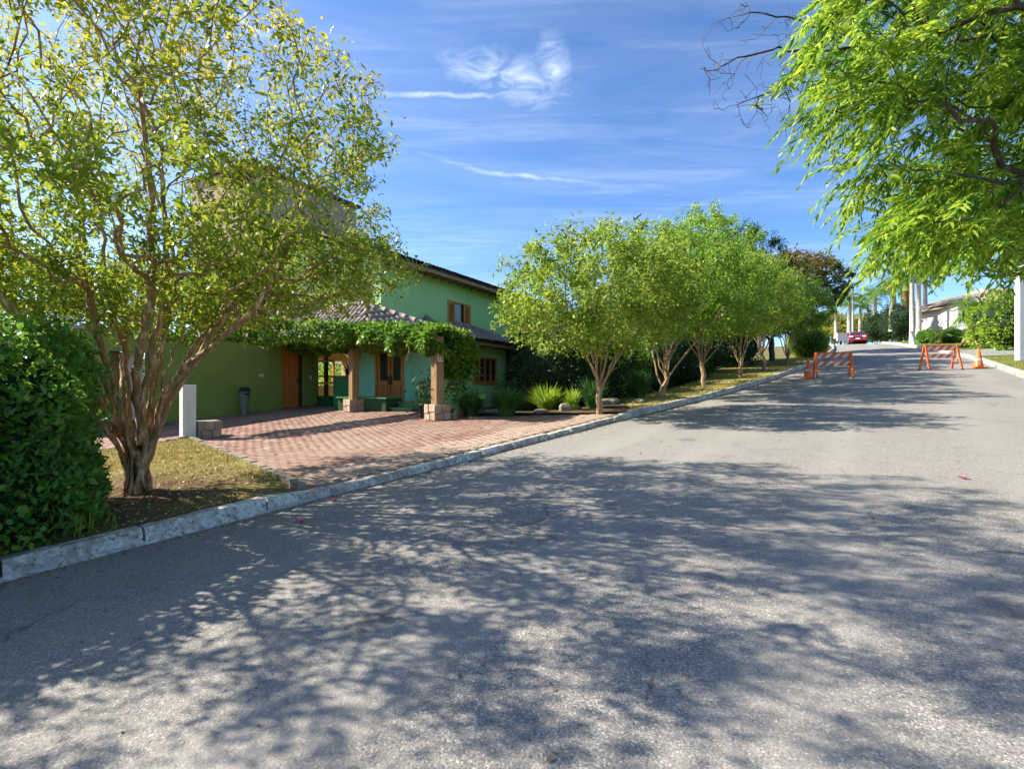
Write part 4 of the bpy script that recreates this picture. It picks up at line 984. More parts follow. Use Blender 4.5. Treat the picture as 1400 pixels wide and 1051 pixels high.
# olive side building with door
W1S, W1E = -12.4, -4.1
hwall('wall', 'olive_plaster', W1S, W1E, -.2, 3.02, 6.0, .2, 's', [(-5.73, -4.79, FL-.02, 2.87), (-11.0, -10.05, .3, 2.5)])
hwall('wall', 'white_plaster', 6.203, 10.5, -.2, 3.02, W1S, .2, 'w')
hwall('wall', 'olive_plaster', 6.203, 10.5, -.2, 3.02, W1E-.2, .2, 'w')
hpart('coping', 'coping_concrete', W1S-.05, W1E+.05, 5.95, 10.6, 3.023, 3.12)
dr = hpart('door', 'door_wood', -5.70, -4.98, 6.05, 6.09, FL, 2.84)
for k in range(5): hpart('plank', 'door_wood', -5.69+k*.142, -5.69+k*.142+.132, 6.035, 6.047, FL+.02, 2.82, dr)
hpart('handle', 'metal_dark', -5.06, -5.03, 5.99, 6.033, FL+.95, FL+1.1, dr)
hpart('door_frame', 'dark_wood', -4.97, -4.80, 6.06, 6.15, FL, 2.85)
for s_ in (-6.62, -6.53): hpart('switch_plate', 'plate_white', s_, s_+.075, 5.985, 5.998, FL+1.12, FL+1.22)
hpart('switch_plate', 'plate_white', -4.52, -4.44, 5.985, 5.998, FL+1.05, FL+1.2)
# side gate recess in the olive wall
hpart('side_gate', 'brown_wood', -11.0, -10.55, 6.5, 6.55, .5, 2.5)
hpart('gate_jamb', 'white_plaster', -10.5, -10.05, 6.35, 6.6, .3, 2.5)
for k in range(3): hpart('step', 'paver', -11.3+.0, -9.8, 5.75-.3*k, 6.0-.3*k if k == 0 else 5.75-.3*(k-1)-.004, .1, .62-.13*k)
# veranda: low walls, counter, posts, back wall, rail
hpart('floor', 'slab_stone', -4.0, 1.5, 3.82, 10.0, FL-.35, FL+.02)
hpart('low_wall', 'mid_green_plaster', -4.2, -4.04, 3.82, 5.1, .4, 1.86); hpart('counter_top', 'orange_wood', -4.32, -3.94, 3.81, 5.15, 1.863, 1.93)
hpart('low_wall', 'dark_green_plaster', -4.2, -4.04, 5.15, 5.98, .4, FL+.42)
hpart('post', 'dark_wood', -4.18, -4.06, 5.5, 5.62, FL+.42, 3.2)
hwall('wall', 'yellow_plaster', -3.9, 3.0, FL, 3.3, 9.6, .15, 's', [(-3.4, 1.5, 1.55, 2.75)])
hwall('wall', 'yellow_plaster', 3.82, 9.59, FL, 3.3, .4, .15, 'w', [(5.6, 8.8, 1.5, 2.6)])
for z_ in (1.62, 2.45): hpart('rail', 'orange_wood', -4.2, -4.12, 5.15, 5.98, z_, z_+.07)
rail = hpart('rail', 'orange_wood', -3.4, 1.5, 9.5, 9.58, 1.95, 2.02)
for k in range(4): hpart('window_post', 'orange_wood', -3.4+k*1.6, -3.32+k*1.6, 9.48, 9.59, 1.55, 2.75)
hpart('ceiling', 'yellow_plaster', -4.0, 3.0, 3.82, 9.55, 3.303, 3.36)
# planter by the front door with steps
pl_ = thing('planter_box', 'dark green planter box in front of the double entrance door', 'planter', H(-5.0, 1.5, FL))
hb(MB(), -5.9, -5.15, .95, 3.0, FL-.05, FL+.42).build('box', 'dark_green_plaster', pl_); hb(MB(), -5.95, -5.1, .9, 3.05, FL+.42, FL+.46).build('rim', 'mid_green_plaster', pl_)
stp = thing('entrance_steps', 'pale stone steps with green risers beside the planter box', 'steps', H(-5.4, .5, FL))
for k in range(2):
    hb(MB(), -5.7+.32*k, -4.25, .1, .9, FL-.06+.17*k, FL+.10+.17*k).build('riser', 'mid_green_plaster', stp); hb(MB(), -5.74+.32*k, -4.25, .06, .94, FL+.10+.17*k, FL+.14+.17*k).build('tread', 'slab_stone', stp)
br = strap_clump('reddish bromeliad standing on the wooden veranda counter', *H(-4.13, 4.3)[:2], .55, .42, 70, 'bromeliad_leaf', 240, None, 'bromeliad', .035, z=1.932)
# ------------------------------------------------------------------ pergola
Pg = thing('pergola', 'timber pergola on stone based posts carrying a thick vine', 'pergola', (-13.5, 10.3, .7))
P1, P2 = (-13.5, 10.3), (-9.2, 9.6); dvec = Vector((P1[0]-P2[0], P1[1]-P2[1], 0)).normalized(); pr = math.atan2(dvec.y, dvec.x)
WEND = (-17.6, 10.95)
def pillar(x, y, ph):
    z = float(drive_z(x, y)); sb = MB().box((x, y, z+.18), (.44, .44, .42), pr).build('stone_base', 'mortar', Pg)
    # facing stones
    cr_, sr_ = math.cos(pr), math.sin(pr)
    for fx, fy in ((1, 0), (-1, 0), (0, 1), (0, -1)):
        rr = random.Random(int(x*10)+fx*3+fy*7)
        for (a0_, a1_, z0_, z1_) in ((-.23, -.02, .0, .2), (-.01, .23, .0, .16), (-.23, .04, .21, .41), (.05, .23, .17, .41)):
            ac, zc_ = (a0_+a1_)/2, (z0_+z1_)/2; wdt, ht = a1_-a0_-.012, z1_-z0_-.012; th_ = .03+rr.uniform(0, .015)
            lx, ly = (fx*(.22+th_/2), ac) if fx else (ac, fy*(.22+th_/2)); sx_, sy_ = (th_, wdt) if fx else (wdt, th_)
            MB().box((x+lx*cr_-ly*sr_, y+lx*sr_+ly*cr_, z+zc_), (sx_, sy_, ht), pr).build('stone', 'pillar_stone', sb, bevel=.012)
    MB().box((x, y, z+.39+ph/2), (.24, .24, ph), pr).build('post', 'brown_wood', Pg, bevel=.01)
pillar(*P1, 2.0); pillar(*P2, 1.75)
bz = 2.62
MB().bar((P2[0]-dvec.x*-.5, P2[1]-dvec.y*-.5*1-.0, bz), (P1[0], P1[1], bz+.25), .14, .2).build('beam', 'brown_wood', Pg); MB().bar((P1[0], P1[1], bz+.25), (WEND[0], WEND[1], bz+.25), .138, .198).build('beam', 'brown_wood', Pg)
for k in range(9):
    t = k/8; x_ = P2[0]+(WEND[0]-P2[0])*t; y_ = P2[1]+(WEND[1]-P2[1])*t; z_ = bz+.15+.25*min(1, t*2)
    MB().bar((x_+.03, y_-.42, z_), (x_-.03, y_+.42, z_), .07, .10).build('rafter', 'brown_wood', Pg)
# number plate on the post
nx, ny = P2[0]+.135*math.cos(pr+math.pi), P2[1]+.135*math.sin(pr+math.pi)
npl = MB().box((P2[0]-.128*dvec.x, P2[1]-.128*dvec.y, 2.28), (.014, .17, .19), pr).build('number_plate', 'plate_white', Pg)
for q_ in (-.04, .04):
    for zz in (-.035, .035):
        MB().box((P2[0]-.137*dvec.x-q_*dvec.y, P2[1]-.137*dvec.y+q_*dvec.x, 2.28+zz), (.004, .035, .045), pr).build('digit_mark', 'metal_dark', npl)
# vine
def vine():
    rg = np.random.default_rng(77); t = thing('climbing_vine', 'dense green vine draped over the pergola beam', 'vine', (-11.3, 9.9, 2.9))
    Ps, Ns = [], []
    def seg(a, b_, ra, rb, za, zb, n, rv):
        u_ = rg.random(n); an = rg.uniform(0, 2*np.pi, n); rr = ra+(rb-ra)*u_; lum = 1+.16*np.sin(u_*23+2*an)+.12*np.sin(u_*41+an*3)
        ax = np.array(b_)-np.array(a); L_ = np.linalg.norm(ax); ax = ax/L_; pn = np.array([-ax[1], ax[0]])
        rad = np.sqrt(rg.uniform(.35, 1, n))*lum; c = np.array(a)[None]+u_[:, None]*(np.array(b_)-np.array(a))[None]
        off = np.cos(an)*rr*rad; zz = np.sin(an)*rv*rad*(1+.15*np.sin(u_*17))
        P_ = np.stack([c[:, 0]+pn[0]*off, c[:, 1]+pn[1]*off, za+(zb-za)*u_+zz], 1); Ps.append(P_); Ns.append(np.stack([pn[0]*np.cos(an), pn[1]*np.cos(an), np.sin(an)], 1))
    seg((-8.75, 9.5), P1, .46, .6, 2.74, 3.12, 9500, .34); seg(P1, WEND, .6, .7, 3.12, 3.2, 7000, .40)
    seg((-13.2, 10.0), (-14.0, 4.6), .5, .5, 3.15, 3.0, 5500, .32)
    n = 5600; c = (-9.1, 10.2, 2.42); P_, N_ = blob_shell(n, c, (.56, .60, .62), rg, 2.0, .15); P_ -= N_*np.abs(rg.normal(0, .18, (n, 1))); Ps.append(P_); Ns.append(N_)
    n = 420; th_ = rg.random(n)**1.5; P_ = np.stack([-9.05+rg.normal(0, .24, n), 10.3+rg.normal(0, .2, n), 2.1-th_*1.0], 1); Ps.append(P_); Ns.append(unit(rg.normal(size=(n, 3))))
    P_ = np.concatenate(Ps); N_ = np.concatenate(Ns); D = N_*.6+rg.normal(0, .6, P_.shape); D[:, 2] -= .15
    V, F = leaf_arrays(P_, D, .14*rg.uniform(.6, 1.25, len(P_)), .075*rg.uniform(.7, 1.2, len(P_)), .8, rg); mesh_np('foliage', V, F, 'vine_leaf', t)
    # woody runners along and below the beam
    mb = MB()
    for k in range(26):
        f0 = rg.random(); L_ = rg.uniform(.12, .35); pts = []
        for i in range(7):
            f = f0+L_*i/6; f = min(f, 1); q_ = np.array(P2)*(1-f)+np.array(WEND)*f; pts.append((q_[0]+rg.normal(0, .12), q_[1]+rg.normal(-.15, .18), 2.62+.25*min(1, f*2)+rg.normal(0, .07)))
        mb.tube(pts, [.016]*6+[.006], 5)
    for k in range(16):
        f = rg.random(); q_ = np.array(P2)*(1-f)+np.array(WEND)*f; x_, y_ = q_[0]+rg.normal(0, .2), q_[1]-.2+rg.normal(0, .2); l = rg.uniform(.2, .7); mb.tube([(x_, y_, 2.8), (x_+.05, y_+rg.normal(0, .08), 2.8-l*.5), (x_+rg.normal(0, .1), y_+rg.normal(0, .1), 2.8-l)], [.009, .007, .004], 4)
    mb.build('runner', 'myrtle_bark', t, True)
vine()
# white masonry pillar with stone footing near the lawn corner
x, y = -12.35, 5.15; z = float(drive_z(x, y))
wp = thing('gate_pillar', 'white masonry pillar with a tan stone footing behind the yellowing tree', 'pillar', (x, y, z))
MB().box((x, y-.12, z+.60), (.28, .26, 1.2), pr).build('shaft', 'white_plaster', wp, bevel=.01)
fb = MB().box((x+.04, y+.26, z+.19), (.42, .44, .40), pr).build('footing', 'mortar', wp)
for k, (a_, zz) in enumerate([(-.12, .11), (.13, .11), (-.05, .31), (.17, .31)]):
    MB().box((x+.04+.222, y+.26+a_*.85, z+zz-.02), (.05, .19 if k < 2 else .17, .18), 0).build('stone', 'pillar_stone', fb, bevel=.01)
# stone slabs in the front bed
for i, (x, y, sx_, sy_, hh, rz, lb) in enumerate([(-8.75, 11.5, .5, .95, .16, .2, 'low pale stone slab between the strap-leaved clumps by the house'), (-7.5, 11.9, .4, .9, .14, .35, 'low grey stone slab beside the lime green clump'), (-7.0, 12.55, .55, 1.1, .32, .3, 'tan boulder slab just behind the first kerbside tree'),
                                            (-6.55, 14.2, .6, 1.3, .3, .15, 'long tan rock between the first and second kerbside trees'), (-5.75, 14.6, .35, .7, .2, .1, 'small tan rock on the verge past the first kerbside tree'), (-8.95, 10.05, .12, .7, .35, .6, 'tilted grey stone leaning by the pergola post base')]):
    z = float(hgt(x, y))-.03; hh *= .6; mb = MB(); rr = random.Random(i+40); n = 11; rings = []
    for zz, f in ((-.06, 1.0), (hh*.7, 1.0), (hh, .86)):
        for k in range(n):
            a = 2*math.pi*k/n; rj = (1+.13*math.sin(k*2.3+i)+rr.uniform(-.12, .12))*f*.9; px0, py0 = math.copysign(abs(math.cos(a))**.6, math.cos(a))*sx_/2*rj, math.copysign(abs(math.sin(a))**.6, math.sin(a))*sy_/2*rj
            mb.v.append((x+px0*math.cos(rz)-py0*math.sin(rz), y+px0*math.sin(rz)+py0*math.cos(rz), z+zz+rr.uniform(-.02, .02)))
    for j in range(2):
        for k in range(n): mb.f.append((j*n+k, j*n+(k+1) % n, (j+1)*n+(k+1) % n, (j+1)*n+k))
    mb.f.append(tuple(2*n+k for k in range(n))); tag(mb.build('garden_stone', 'slab_stone', bevel=.015), lb, 'stone', 'stones in the front bed')
# soil under the front bed and verge lawn
BED = [(-6.4, 11.58), (-9.5, 10.25), (-13.0, 12.2), (-12.0, 16.5), (-9.5, 17.5), (-6.6, 15.0), (lk(12.8), 12.8), (lk(12.1), 12.1)]
structure(fan_sheet('flower_bed', BED, 'bare_soil', .005, .4))
VERGE = [(lk(u), u) for u in np.arange(12.9, 40, 1.5)]+[(-11, 39), (-11, 17.6), (-9.4, 17.5), (-6.5, 15.05)]
structure(fan_sheet('verge', VERGE, 'dry_lawn', .004, .6))
grass('grass', 'sunlit yellow green grass on the verge under the kerbside row', VERGE, 60000, .05, 'grass_blade', None, .0, 8, .010)
# wheeled bin on a stand against the olive wall
bx, by = H(-7.45, 5.55)[:2]; bz0 = float(drive_z(bx, by)); bn = thing('waste_bin', 'grey green waste bin with black lid against the olive wall', 'bin', (bx, by, bz0))
MB().lathe((bx, by, bz0), [(.09, 0), (.10, .02), (.15, .70), (.165, .72), (.165, .75)], 14).build('body', 'bin_grey', bn, True); MB().lathe((bx, by, bz0+.75), [(.172, 0), (.178, .04), (.13, .13), (.03, .16)], 14).build('lid', 'black_plastic', bn, True)
MB().bar((bx+.14, by, bz0+.70), (bx+.23, by-.02, bz0+.67), .18, .03).build('handle', 'black_plastic', bn)
# potted shrub by the post
pp = thing('potted_plant', 'dark potted plant beside the numbered pergola post', 'plant', (-9.75, 9.75, float(drive_z(-9.75, 9.75))))
zz = float(drive_z(-9.75, 9.75)); MB().lathe((-9.75, 9.75, zz), [(.14, 0), (.2, .35), (.22, .38), (.2, .39)], 14).build('pot', 'black_plastic', pp, True)
rg = np.random.default_rng(9); P_ = np.array([-9.75, 9.75, zz+.6])+rg.normal(0, 1, (380, 3))*np.array([.17, .17, .26]); V, F = leaf_arrays(P_, rg.normal(size=(380, 3))+np.array([0, 0, .6]), .16, .04, .6, rg); mesh_np('foliage', V, F, 'dark_leaf', pp)
mb = MB()
for k in range(7): mb.tube([(-9.75, 9.75, zz+.3), (-9.75+rg.normal(0, .15), 9.75+rg.normal(0, .15), zz+.85)], [.012, .006], 5)
mb.build('stem', 'dark_bark', pp)

# ------------------------------------------------------------------ palms
def frond_mesh(L_, drop, wd, n=22, seed=1, lw=.03):
    rg = np.random.default_rng(seed); V = []; F = []; s = np.linspace(0, 1, 9)
    ax = np.stack([L_*s*(1-.15*s**2), np.zeros(9), L_*(.42*s-drop*s**2.2)], 1)
    mb = MB(); mb.tube([tuple(p) for p in ax], list(np.linspace(.03, .006, 9)), 5)
    for k in range(n):
        t = .12+.88*k/(n-1); p = np.array([np.interp(t, s, ax[:, i]) for i in range(3)]); p2 = np.array([np.interp(min(1, t+.05), s, ax[:, i]) for i in range(3)]); d = unit((p2-p)+np.array([1e-4, 0, 0]))
        wl = wd*math.sin(math.pi*(.15+.8*t))**.7
        for sg in (-1, 1):
            dd = unit(d*.55+np.array([0, sg*.8, -.30+rg.normal(0, .12)])); q = p+dd*wl*rg.uniform(.85, 1.1); mid = (p+q)/2+np.array([0, 0, .05*wl]); q = q-np.array([0, 0, .25*wl])
            mb.add([p-d*lw*.4, mid-d*lw, q, mid+d*lw], [(0, 1, 2, 3)])
    return mb.mesh('frond', 'palm_leaf')
FR = [frond_mesh(2.3, .75, .62, 22, 1, .035), frond_mesh(2.2, .95, .60, 22, 2, .035), frond_mesh(2.1, .55, .55, 20, 3, .035)]
def palm(label, x, y, ht, rad, trunk='pale_trunk', nf=15, scale=1.0, seed=1, group='palms along the far street', shaft=True, z=None, lean=(0, 0), white=False, name='palm_tree'):
    r = random.Random(seed); z0 = (float(hgt(x, y)) if z is None else z); t = thing(name, label, 'palm', (x, y, z0), group)
    hx, hy = lean; pts = [(x, y, z0-.1), (x+hx*.1, y+hy*.1, z0+ht*.15), (x+hx*.4, y+hy*.4, z0+ht*.5), (x+hx, y+hy, z0+ht)]
    MB().tube(pts, [rad*1.25, rad*1.05, rad, rad*.75], 10).build('trunk', trunk, t, True)
    if shaft: MB().tube([(x+hx, y+hy, z0+ht), (x+hx, y+hy, z0+ht+.7*scale)], [rad*.8, rad*.45], 8).build('crown_shaft', 'strap_leaf_lime', t, True)
    top = z0+ht+(.6*scale if shaft else 0)
    for k in range(nf):
        o = bpy.data.objects.new('frond', FR[r.randrange(3)]); col.objects.link(o); o.parent = t
        o.location = (hx, hy, top-z0); o.rotation_euler = (r.gauss(0, .1), -r.uniform(-.35, .9), 2*math.pi*k/nf+r.uniform(-.2, .2)); o.scale = (scale*r.uniform(.85, 1.1),)*3
    return t
def at(px, d):
    X = (px-700)/700*d; p = cam_xz(X, d); return float(p[0]), float(p[1])
def zpx(py, d): return 1.6+(525.5-py)/700*d
PALMS = [(1143, 70, 462, 428, .22, 'slim pale palm trunk at the far end of the road, left of the street lamp'), (1161, 66, 457, 418, .24, 'royal palm standing right beside the street lamp'), (1176, 68, 456, 426, .2, 'short royal palm directly behind the red car'),
         (1186, 72, 456, 420, .2, 'slim royal palm between two larger palms behind the red car'), (1196, 62, 457, 410, .28, 'tall royal palm to the right of the red car'), (1221, 55, 452, 405, .36, 'thick grey trunked palm before the white house'),
         (1239, 52, 455, 398, .42, 'palm with an orange brown trunk before the white house'), (1256, 50, 458, 384, .22, 'slender palm behind the whitewashed utility pole'), (1265, 54, 458, 380, .2, 'slender palm in front of the white house wall')]
for i, (px, d, pb, pt, rad, lb) in enumerate(PALMS):
    x, y = at(px, d); zb = zpx(pb, d); zt = zpx(pt, d); palm(lb, x, y, zt-zb, rad, 'brown_trunk' if i == 6 else 'pale_trunk', 14, 1.15 if i < 5 else 1.35, 300+i, z=zb)
x, y = at(1326, 36); palm('leaning stout brown trunked palm behind the orange barricade', x, y, 2.2, .48, 'brown_trunk', 16, 1.1, 320, shaft=False, z=zpx(473, 36), lean=(.9, .9))
x, y = at(1342, 35); palm('short stout palm next to the leaning brown trunked one', x, y, 2.0, .3, 'brown_trunk', 16, 1.1, 321, shaft=False, z=zpx(473, 35))
# low palm fans by the house corner
for i, (x, y, s_, lb) in enumerate([(-10.3, 16.6, .85, 'low dark palm with arching fronds by the house corner window'), (-9.5, 17.0, .8, 'low palm with arching fronds behind the yuccas')]):
    palm(lb, x, y, .5, .16, 'brown_trunk', 20, s_, 330+i, 'low palms by the house', shaft=False)
x, y = at(1286, 42); palm('small cycad like palm on the lawn of the white house', x, y, .35, .15, 'brown_trunk', 22, .7, 335, None, shaft=False, z=zpx(466, 42))

# ------------------------------------------------------------------ right side of the road
for i, (px, d, pyb, r_, hh, lf, lb) in enumerate([(1222, 56, 465, 1.6, 2.0, 'dark_leaf', 'dark green shrub in front of the thick grey palm'), (1200, 60, 463, 1.6, 1.6, 'dark_leaf', 'dark low shrub right of the red car'), (1236, 52, 462, 1.3, 1.8, 'dark_leaf', 'dark shrub beside the whitewashed utility pole'),
                                              (1362, 33, 474, 1.5, 1.5, 'bright_leaf', 'broad leaved bright green shrub left of the white post'), (1385, 30, 474, 1.5, 1.7, 'bright_leaf', 'broad leaved bright green shrub behind the white post'), (1300, 42, 468, .8, .5, 'hedge_leaf', 'low rounded shrub on the lawn behind the barricade'), (1268, 44, 468, .7, .5, 'hedge_leaf', 'low rounded shrub on the lawn left of the barricade')]):
    x, y = at(px, d); z = zpx(pyb, d); shrub('garden_shrub', lb, 'shrub', (x, y, z+hh*.9), (r_, r_, hh), 2600, .24, .12, lf, 400+i, None, 2.1, .2, .25)
for i, (px, d, py, H_, rad, lb) in enumerate([(1150, 90, 465, 7, 4.5, 'yellow green distant tree beyond the street lamp'), (1180, 95, 465, 7.5, 4.5, 'yellow green distant tree beyond the red car'), (1212, 88, 465, 7.5, 4.5, 'yellow green distant tree left of the white house'), (1120, 95, 465, 8, 5, 'yellow green distant tree behind the round clipped bush')]):
    x, y = at(px, d); broad_tree('distant_tree', lb, (x, y, zpx(py, d)-.6), H_*.75, rad, .5, .45, 160, 16, .5, .25, 'far_leaf', 'dark_bark', 450+i, 1.5, .2, 'trees at the far end of the road', .35)
# raised lawn on the right
def right_z(x, y): return hgt(x, y)
RL = [(-(float(RK(u))-.2), u) for u in np.arange(24, 66, 2)]+[(12, 66), (22, 52), (22, 24)]
structure(fan_sheet('front_lawn', RL[::-1], 'lawn_soil', .006, 1.0)); grass('grass', 'bright grass on the verge right of the road', RL, 90000, .07, 'green_grass', None, 0, 12, .014)
dv = [(-(float(RK(36.5))-.22), 36.5), (-(float(RK(43))-.22), 43), (12, 46), (13, 38)]
structure(fan_sheet('side_driveway', dv[::-1], 'slab_grey', .03, 1.0))
# white house
wh = thing('white_house', 'white rendered house with grey base behind the palms', 'house', (*at(1300, 50), zpx(465, 50)))
NN = np.array([.871*48, 48]); aA = np.array([.22, .975]); aB = np.array([.975, -.22])
def whp(a, b_, z): q = NN+aA*a+aB*b_; p = cam_xz(q[0], q[1]); return (float(p[0]), float(p[1]), z)
def whbox(name, mat, a0, a1, b0, b1, z0, z1, parent=wh): return MB().hexa([whp(a0, b0, z0), whp(a1, b0, z0), whp(a1, b1, z0), whp(a0, b1, z0), whp(a0, b0, z1), whp(a1, b0, z1), whp(a1, b1, z1), whp(a0, b1, z1)]).build(name, mat, parent)
whbox('upper_wall', 'white_plaster', 0, 7.2, 0, 9, 6.9, 9.3); whbox('base_wall', 'grey_plaster', .3, 11, .3, 8.8, 4.6, 6.897)
whbox('slab', 'white_plaster', -6, 0.3, -.4, 5, 6.6, 6.85); whbox('wall', 'white_plaster', 7.23, 13, 1.5, 8, 6.9, 10.1)
rf = MB(); rf.add([whp(-.4, -.5, 9.32), whp(7.7, -.5, 9.32), whp(7.7, 9.5, 9.32), whp(-.4, 9.5, 9.32), whp(2.5, 4.5, 10.6), whp(5, 4.5, 10.6)], [(0, 1, 5, 4), (1, 2, 5), (2, 3, 4, 5), (3, 0, 4), (3, 2, 1, 0)]); rf.build('roof', 'roof_tile', wh)
rf = MB(); rf.add([whp(6.9, 1.0, 10.12), whp(13.4, 1.0, 10.12), whp(13.4, 8.5, 10.12), whp(6.9, 8.5, 10.12), whp(9.5, 4.5, 11.2), whp(11, 4.5, 11.2)], [(0, 1, 5, 4), (1, 2, 5), (2, 3, 4, 5), (3, 0, 4), (3, 2, 1, 0)]); rf.build('roof', 'roof_tile', wh)
wq = whbox('window', 'white_paint', 4.6, 5.5, -.03, -.004, 7.9, 8.6); whbox('pane', 'dark_glass', 4.68, 5.42, -.04, -.031, 7.97, 8.53, wq)
# neighbouring grey house behind the white post
gh = thing('grey_house', 'pale grey house with tan tiled roof behind the broad leaved shrubs', 'house', (*at(1385, 46), zpx(470, 46)))
def ghbox(name, mat, x0, x1, d0, d1, z0, z1, parent=gh):
    P8 = []
    for z_ in (z0, z1):
        for X, Z in ((x0, d0), (x1, d0), (x1, d1), (x0, d1)): p = cam_xz(X, Z); P8.append((float(p[0]), float(p[1]), z_))
    return MB().hexa(P8).build(name, mat, parent)
ghbox('wall', 'white_plaster', 42.6, 58, 46, 54, 4.6, 9.0)
rf = MB(); pts = []
for X, Z, z_ in ((41.8, 45.3, 9.02), (58.8, 45.3, 9.02), (58.8, 54.8, 9.02), (41.8, 54.8, 9.02), (46, 50, 11), (55, 50, 11)):
    p = cam_xz(X, Z); pts.append((float(p[0]), float(p[1]), z_))
rf.add(pts, [(0, 1, 5, 4), (1, 2, 5), (2, 3, 4, 5), (3, 0, 4), (3, 2, 1, 0)]); rf.build('roof', 'roof_tile', gh)
ghw = ghbox('window', 'white_paint', 44.2, 46.2, 45.95, 45.995, 6.6, 8.0); ghbox('pane', 'dark_glass', 44.3, 46.1, 45.93, 45.948, 6.7, 7.9, ghw)
# white post at the right edge
x, y = at(1397, 23.5); z = float(hgt(x, y)); wpst = thing('white_post', 'tall whitewashed post on the right verge beside the traffic cone', 'post', (x, y, z))
MB().box((x, y, z+1.95), (.36, .36, 3.9), R(20)).build('shaft', 'white_paint', wpst, bevel=.015); MB().box((x, y, z+3.96), (.46, .46, .12), R(20)).build('cap', 'white_paint', wpst, bevel=.01); MB().lathe((x, y, z+4.02), [(.12, 0), (.16, .2), (.1, .36), (.02, .4)], 10).build('lantern', 'white_paint', wpst, True)
# utility pole
x, y = at(1247, 42); z = zpx(472, 42); up_ = thing('utility_pole', 'utility pole with whitewashed foot on the right verge', 'pole', (x, y, z))
MB().tube([(x, y, z-.2), (x, y, z+8.2)], [.19, .13], 12).build('shaft', 'pale_trunk', up_, True); MB().tube([(x, y, z), (x, y, z+1.15)], [.2, .195], 12).build('painted_foot', 'white_paint', up_, True)
MB().bar((x-.9, y-.4, z+7.9), (x+.9, y+.4, z+7.9), .1, .12).build('crossarm', 'brown_wood', up_); UP = Vector((x, y, z+7.95))
# street lamp
x, y = at(1166, 64); z = zpx(464, 64); sl = thing('street_lamp', 'grey street lamp with a long arm over the road by the red car', 'street lamp', (x, y, z))
ht = zpx(388, 64)-z; MB().tube([(x, y, z-.1), (x, y, z+ht)], [.12, .07], 10).build('pole', 'galvanised', sl, True)
q_ = cam_xz((1147-700)/700*64, 64); MB().tube([(x, y, z+ht-.1), ((x+q_[0])/2, (y+q_[1])/2, z+ht-.15), (float(q_[0]), float(q_[1]), z+ht-.3)], .045, 8).build('arm', 'metal_dark', sl, True)
MB().box((float(q_[0]), float(q_[1]), z+ht-.34), (.7, .26, .14), R(YAW)).build('lamp_head', 'galvanised', sl, bevel=.03)
# overhead wires
for k, (dz, lb) in enumerate(((0, 'upper overhead wire between the utility pole and the left trees'), (-.9, 'lower overhead wire between the utility pole and the left trees'))):
    e = Vector((-9, 52, 12.2+dz)); pts = []
    for i in range(13):
        t = i/12; p = UP.lerp(e, t); p.z += dz*(1-t)*.6-1.1*4*t*(1-t)*.25; pts.append(p)
    tag(MB().tube(pts, .012, 4).build('overhead_wire', 'metal_dark'), lb, 'wire')

# ------------------------------------------------------------------ barricades and cones
def barricade(label, px, d, rz):
    x, y = at(px, d); z = float(road_z(x, y)); t = thing('barricade', label, 'barricade', (x, y, z), 'striped barricades across the road')
    t.rotation_euler = (0, 0, rz); t.scale = (.93,)*3
    def part(name, mb, mat, bevel=0):
        o = bpy.data.objects.new(name, mb.mesh(name, mat)); col.objects.link(o); o.parent = t
        if bevel: m = o.modifiers.new('bevel', 'BEVEL'); m.width = bevel; m.segments = 2
        return o
    part('board', MB().box((0, 0, 1.03), (1.36, .04, .22)), 'striped_board', .012); part('board', MB().box((0, 0, .66), (1.36, .04, .20)), 'striped_board', .012)
    for sx in (-1, 1):
        for sy in (-1, 1):
            lg = part('leg', MB().bar((sx*.70, sy*.04, 1.18), (sx*.73, sy*.32, .03), .05, .09, (1, 0, 0)), 'orange_plastic', .01)
            o = bpy.data.objects.new('foot', MB().box((sx*.73, sy*.325, .02), (.09, .12, .04)).mesh('foot', 'black_plastic')); col.objects.link(o); o.parent = lg
        part('brace', MB().bar((sx*.72, -.2, .45), (sx*.72, .2, .45), .03, .05), 'orange_plastic')
    part('cap_rail', MB().box((0, 0, 1.165), (1.44, .07, .045)), 'orange_plastic', .012)
    return t
barricade('orange and white striped barricade near the left kerb', 1139, 21.9, R(YAW-18)); barricade('orange and white striped barricade on the right side of the road by a cone', 1286, 22.6, R(YAW-4))
def cone(label, px, d):
    x, y = at(px, d); z = float(road_z(x, y)); t = thing('traffic_cone', label, 'cone', (x, y, z), 'orange traffic cones')
    MB().box((x, y, z+.025), (.46, .46, .05), R(20)).build('base', 'orange_plastic', t, bevel=.012); MB().lathe((x, y, z+.05), [(.19, 0), (.175, .03), (.04, .82), (.03, .83)], 16).build('body', 'orange_plastic', t, True)
    MB().lathe((x, y, z+.05), [(.137, .26), (.104, .44)], 16).build('reflective_band', 'white_paint', t, True)
cone('orange traffic cone by the left kerb beside a barricade', 1105, 22.3); cone('orange traffic cone near the right kerb', 1338, 22.6)

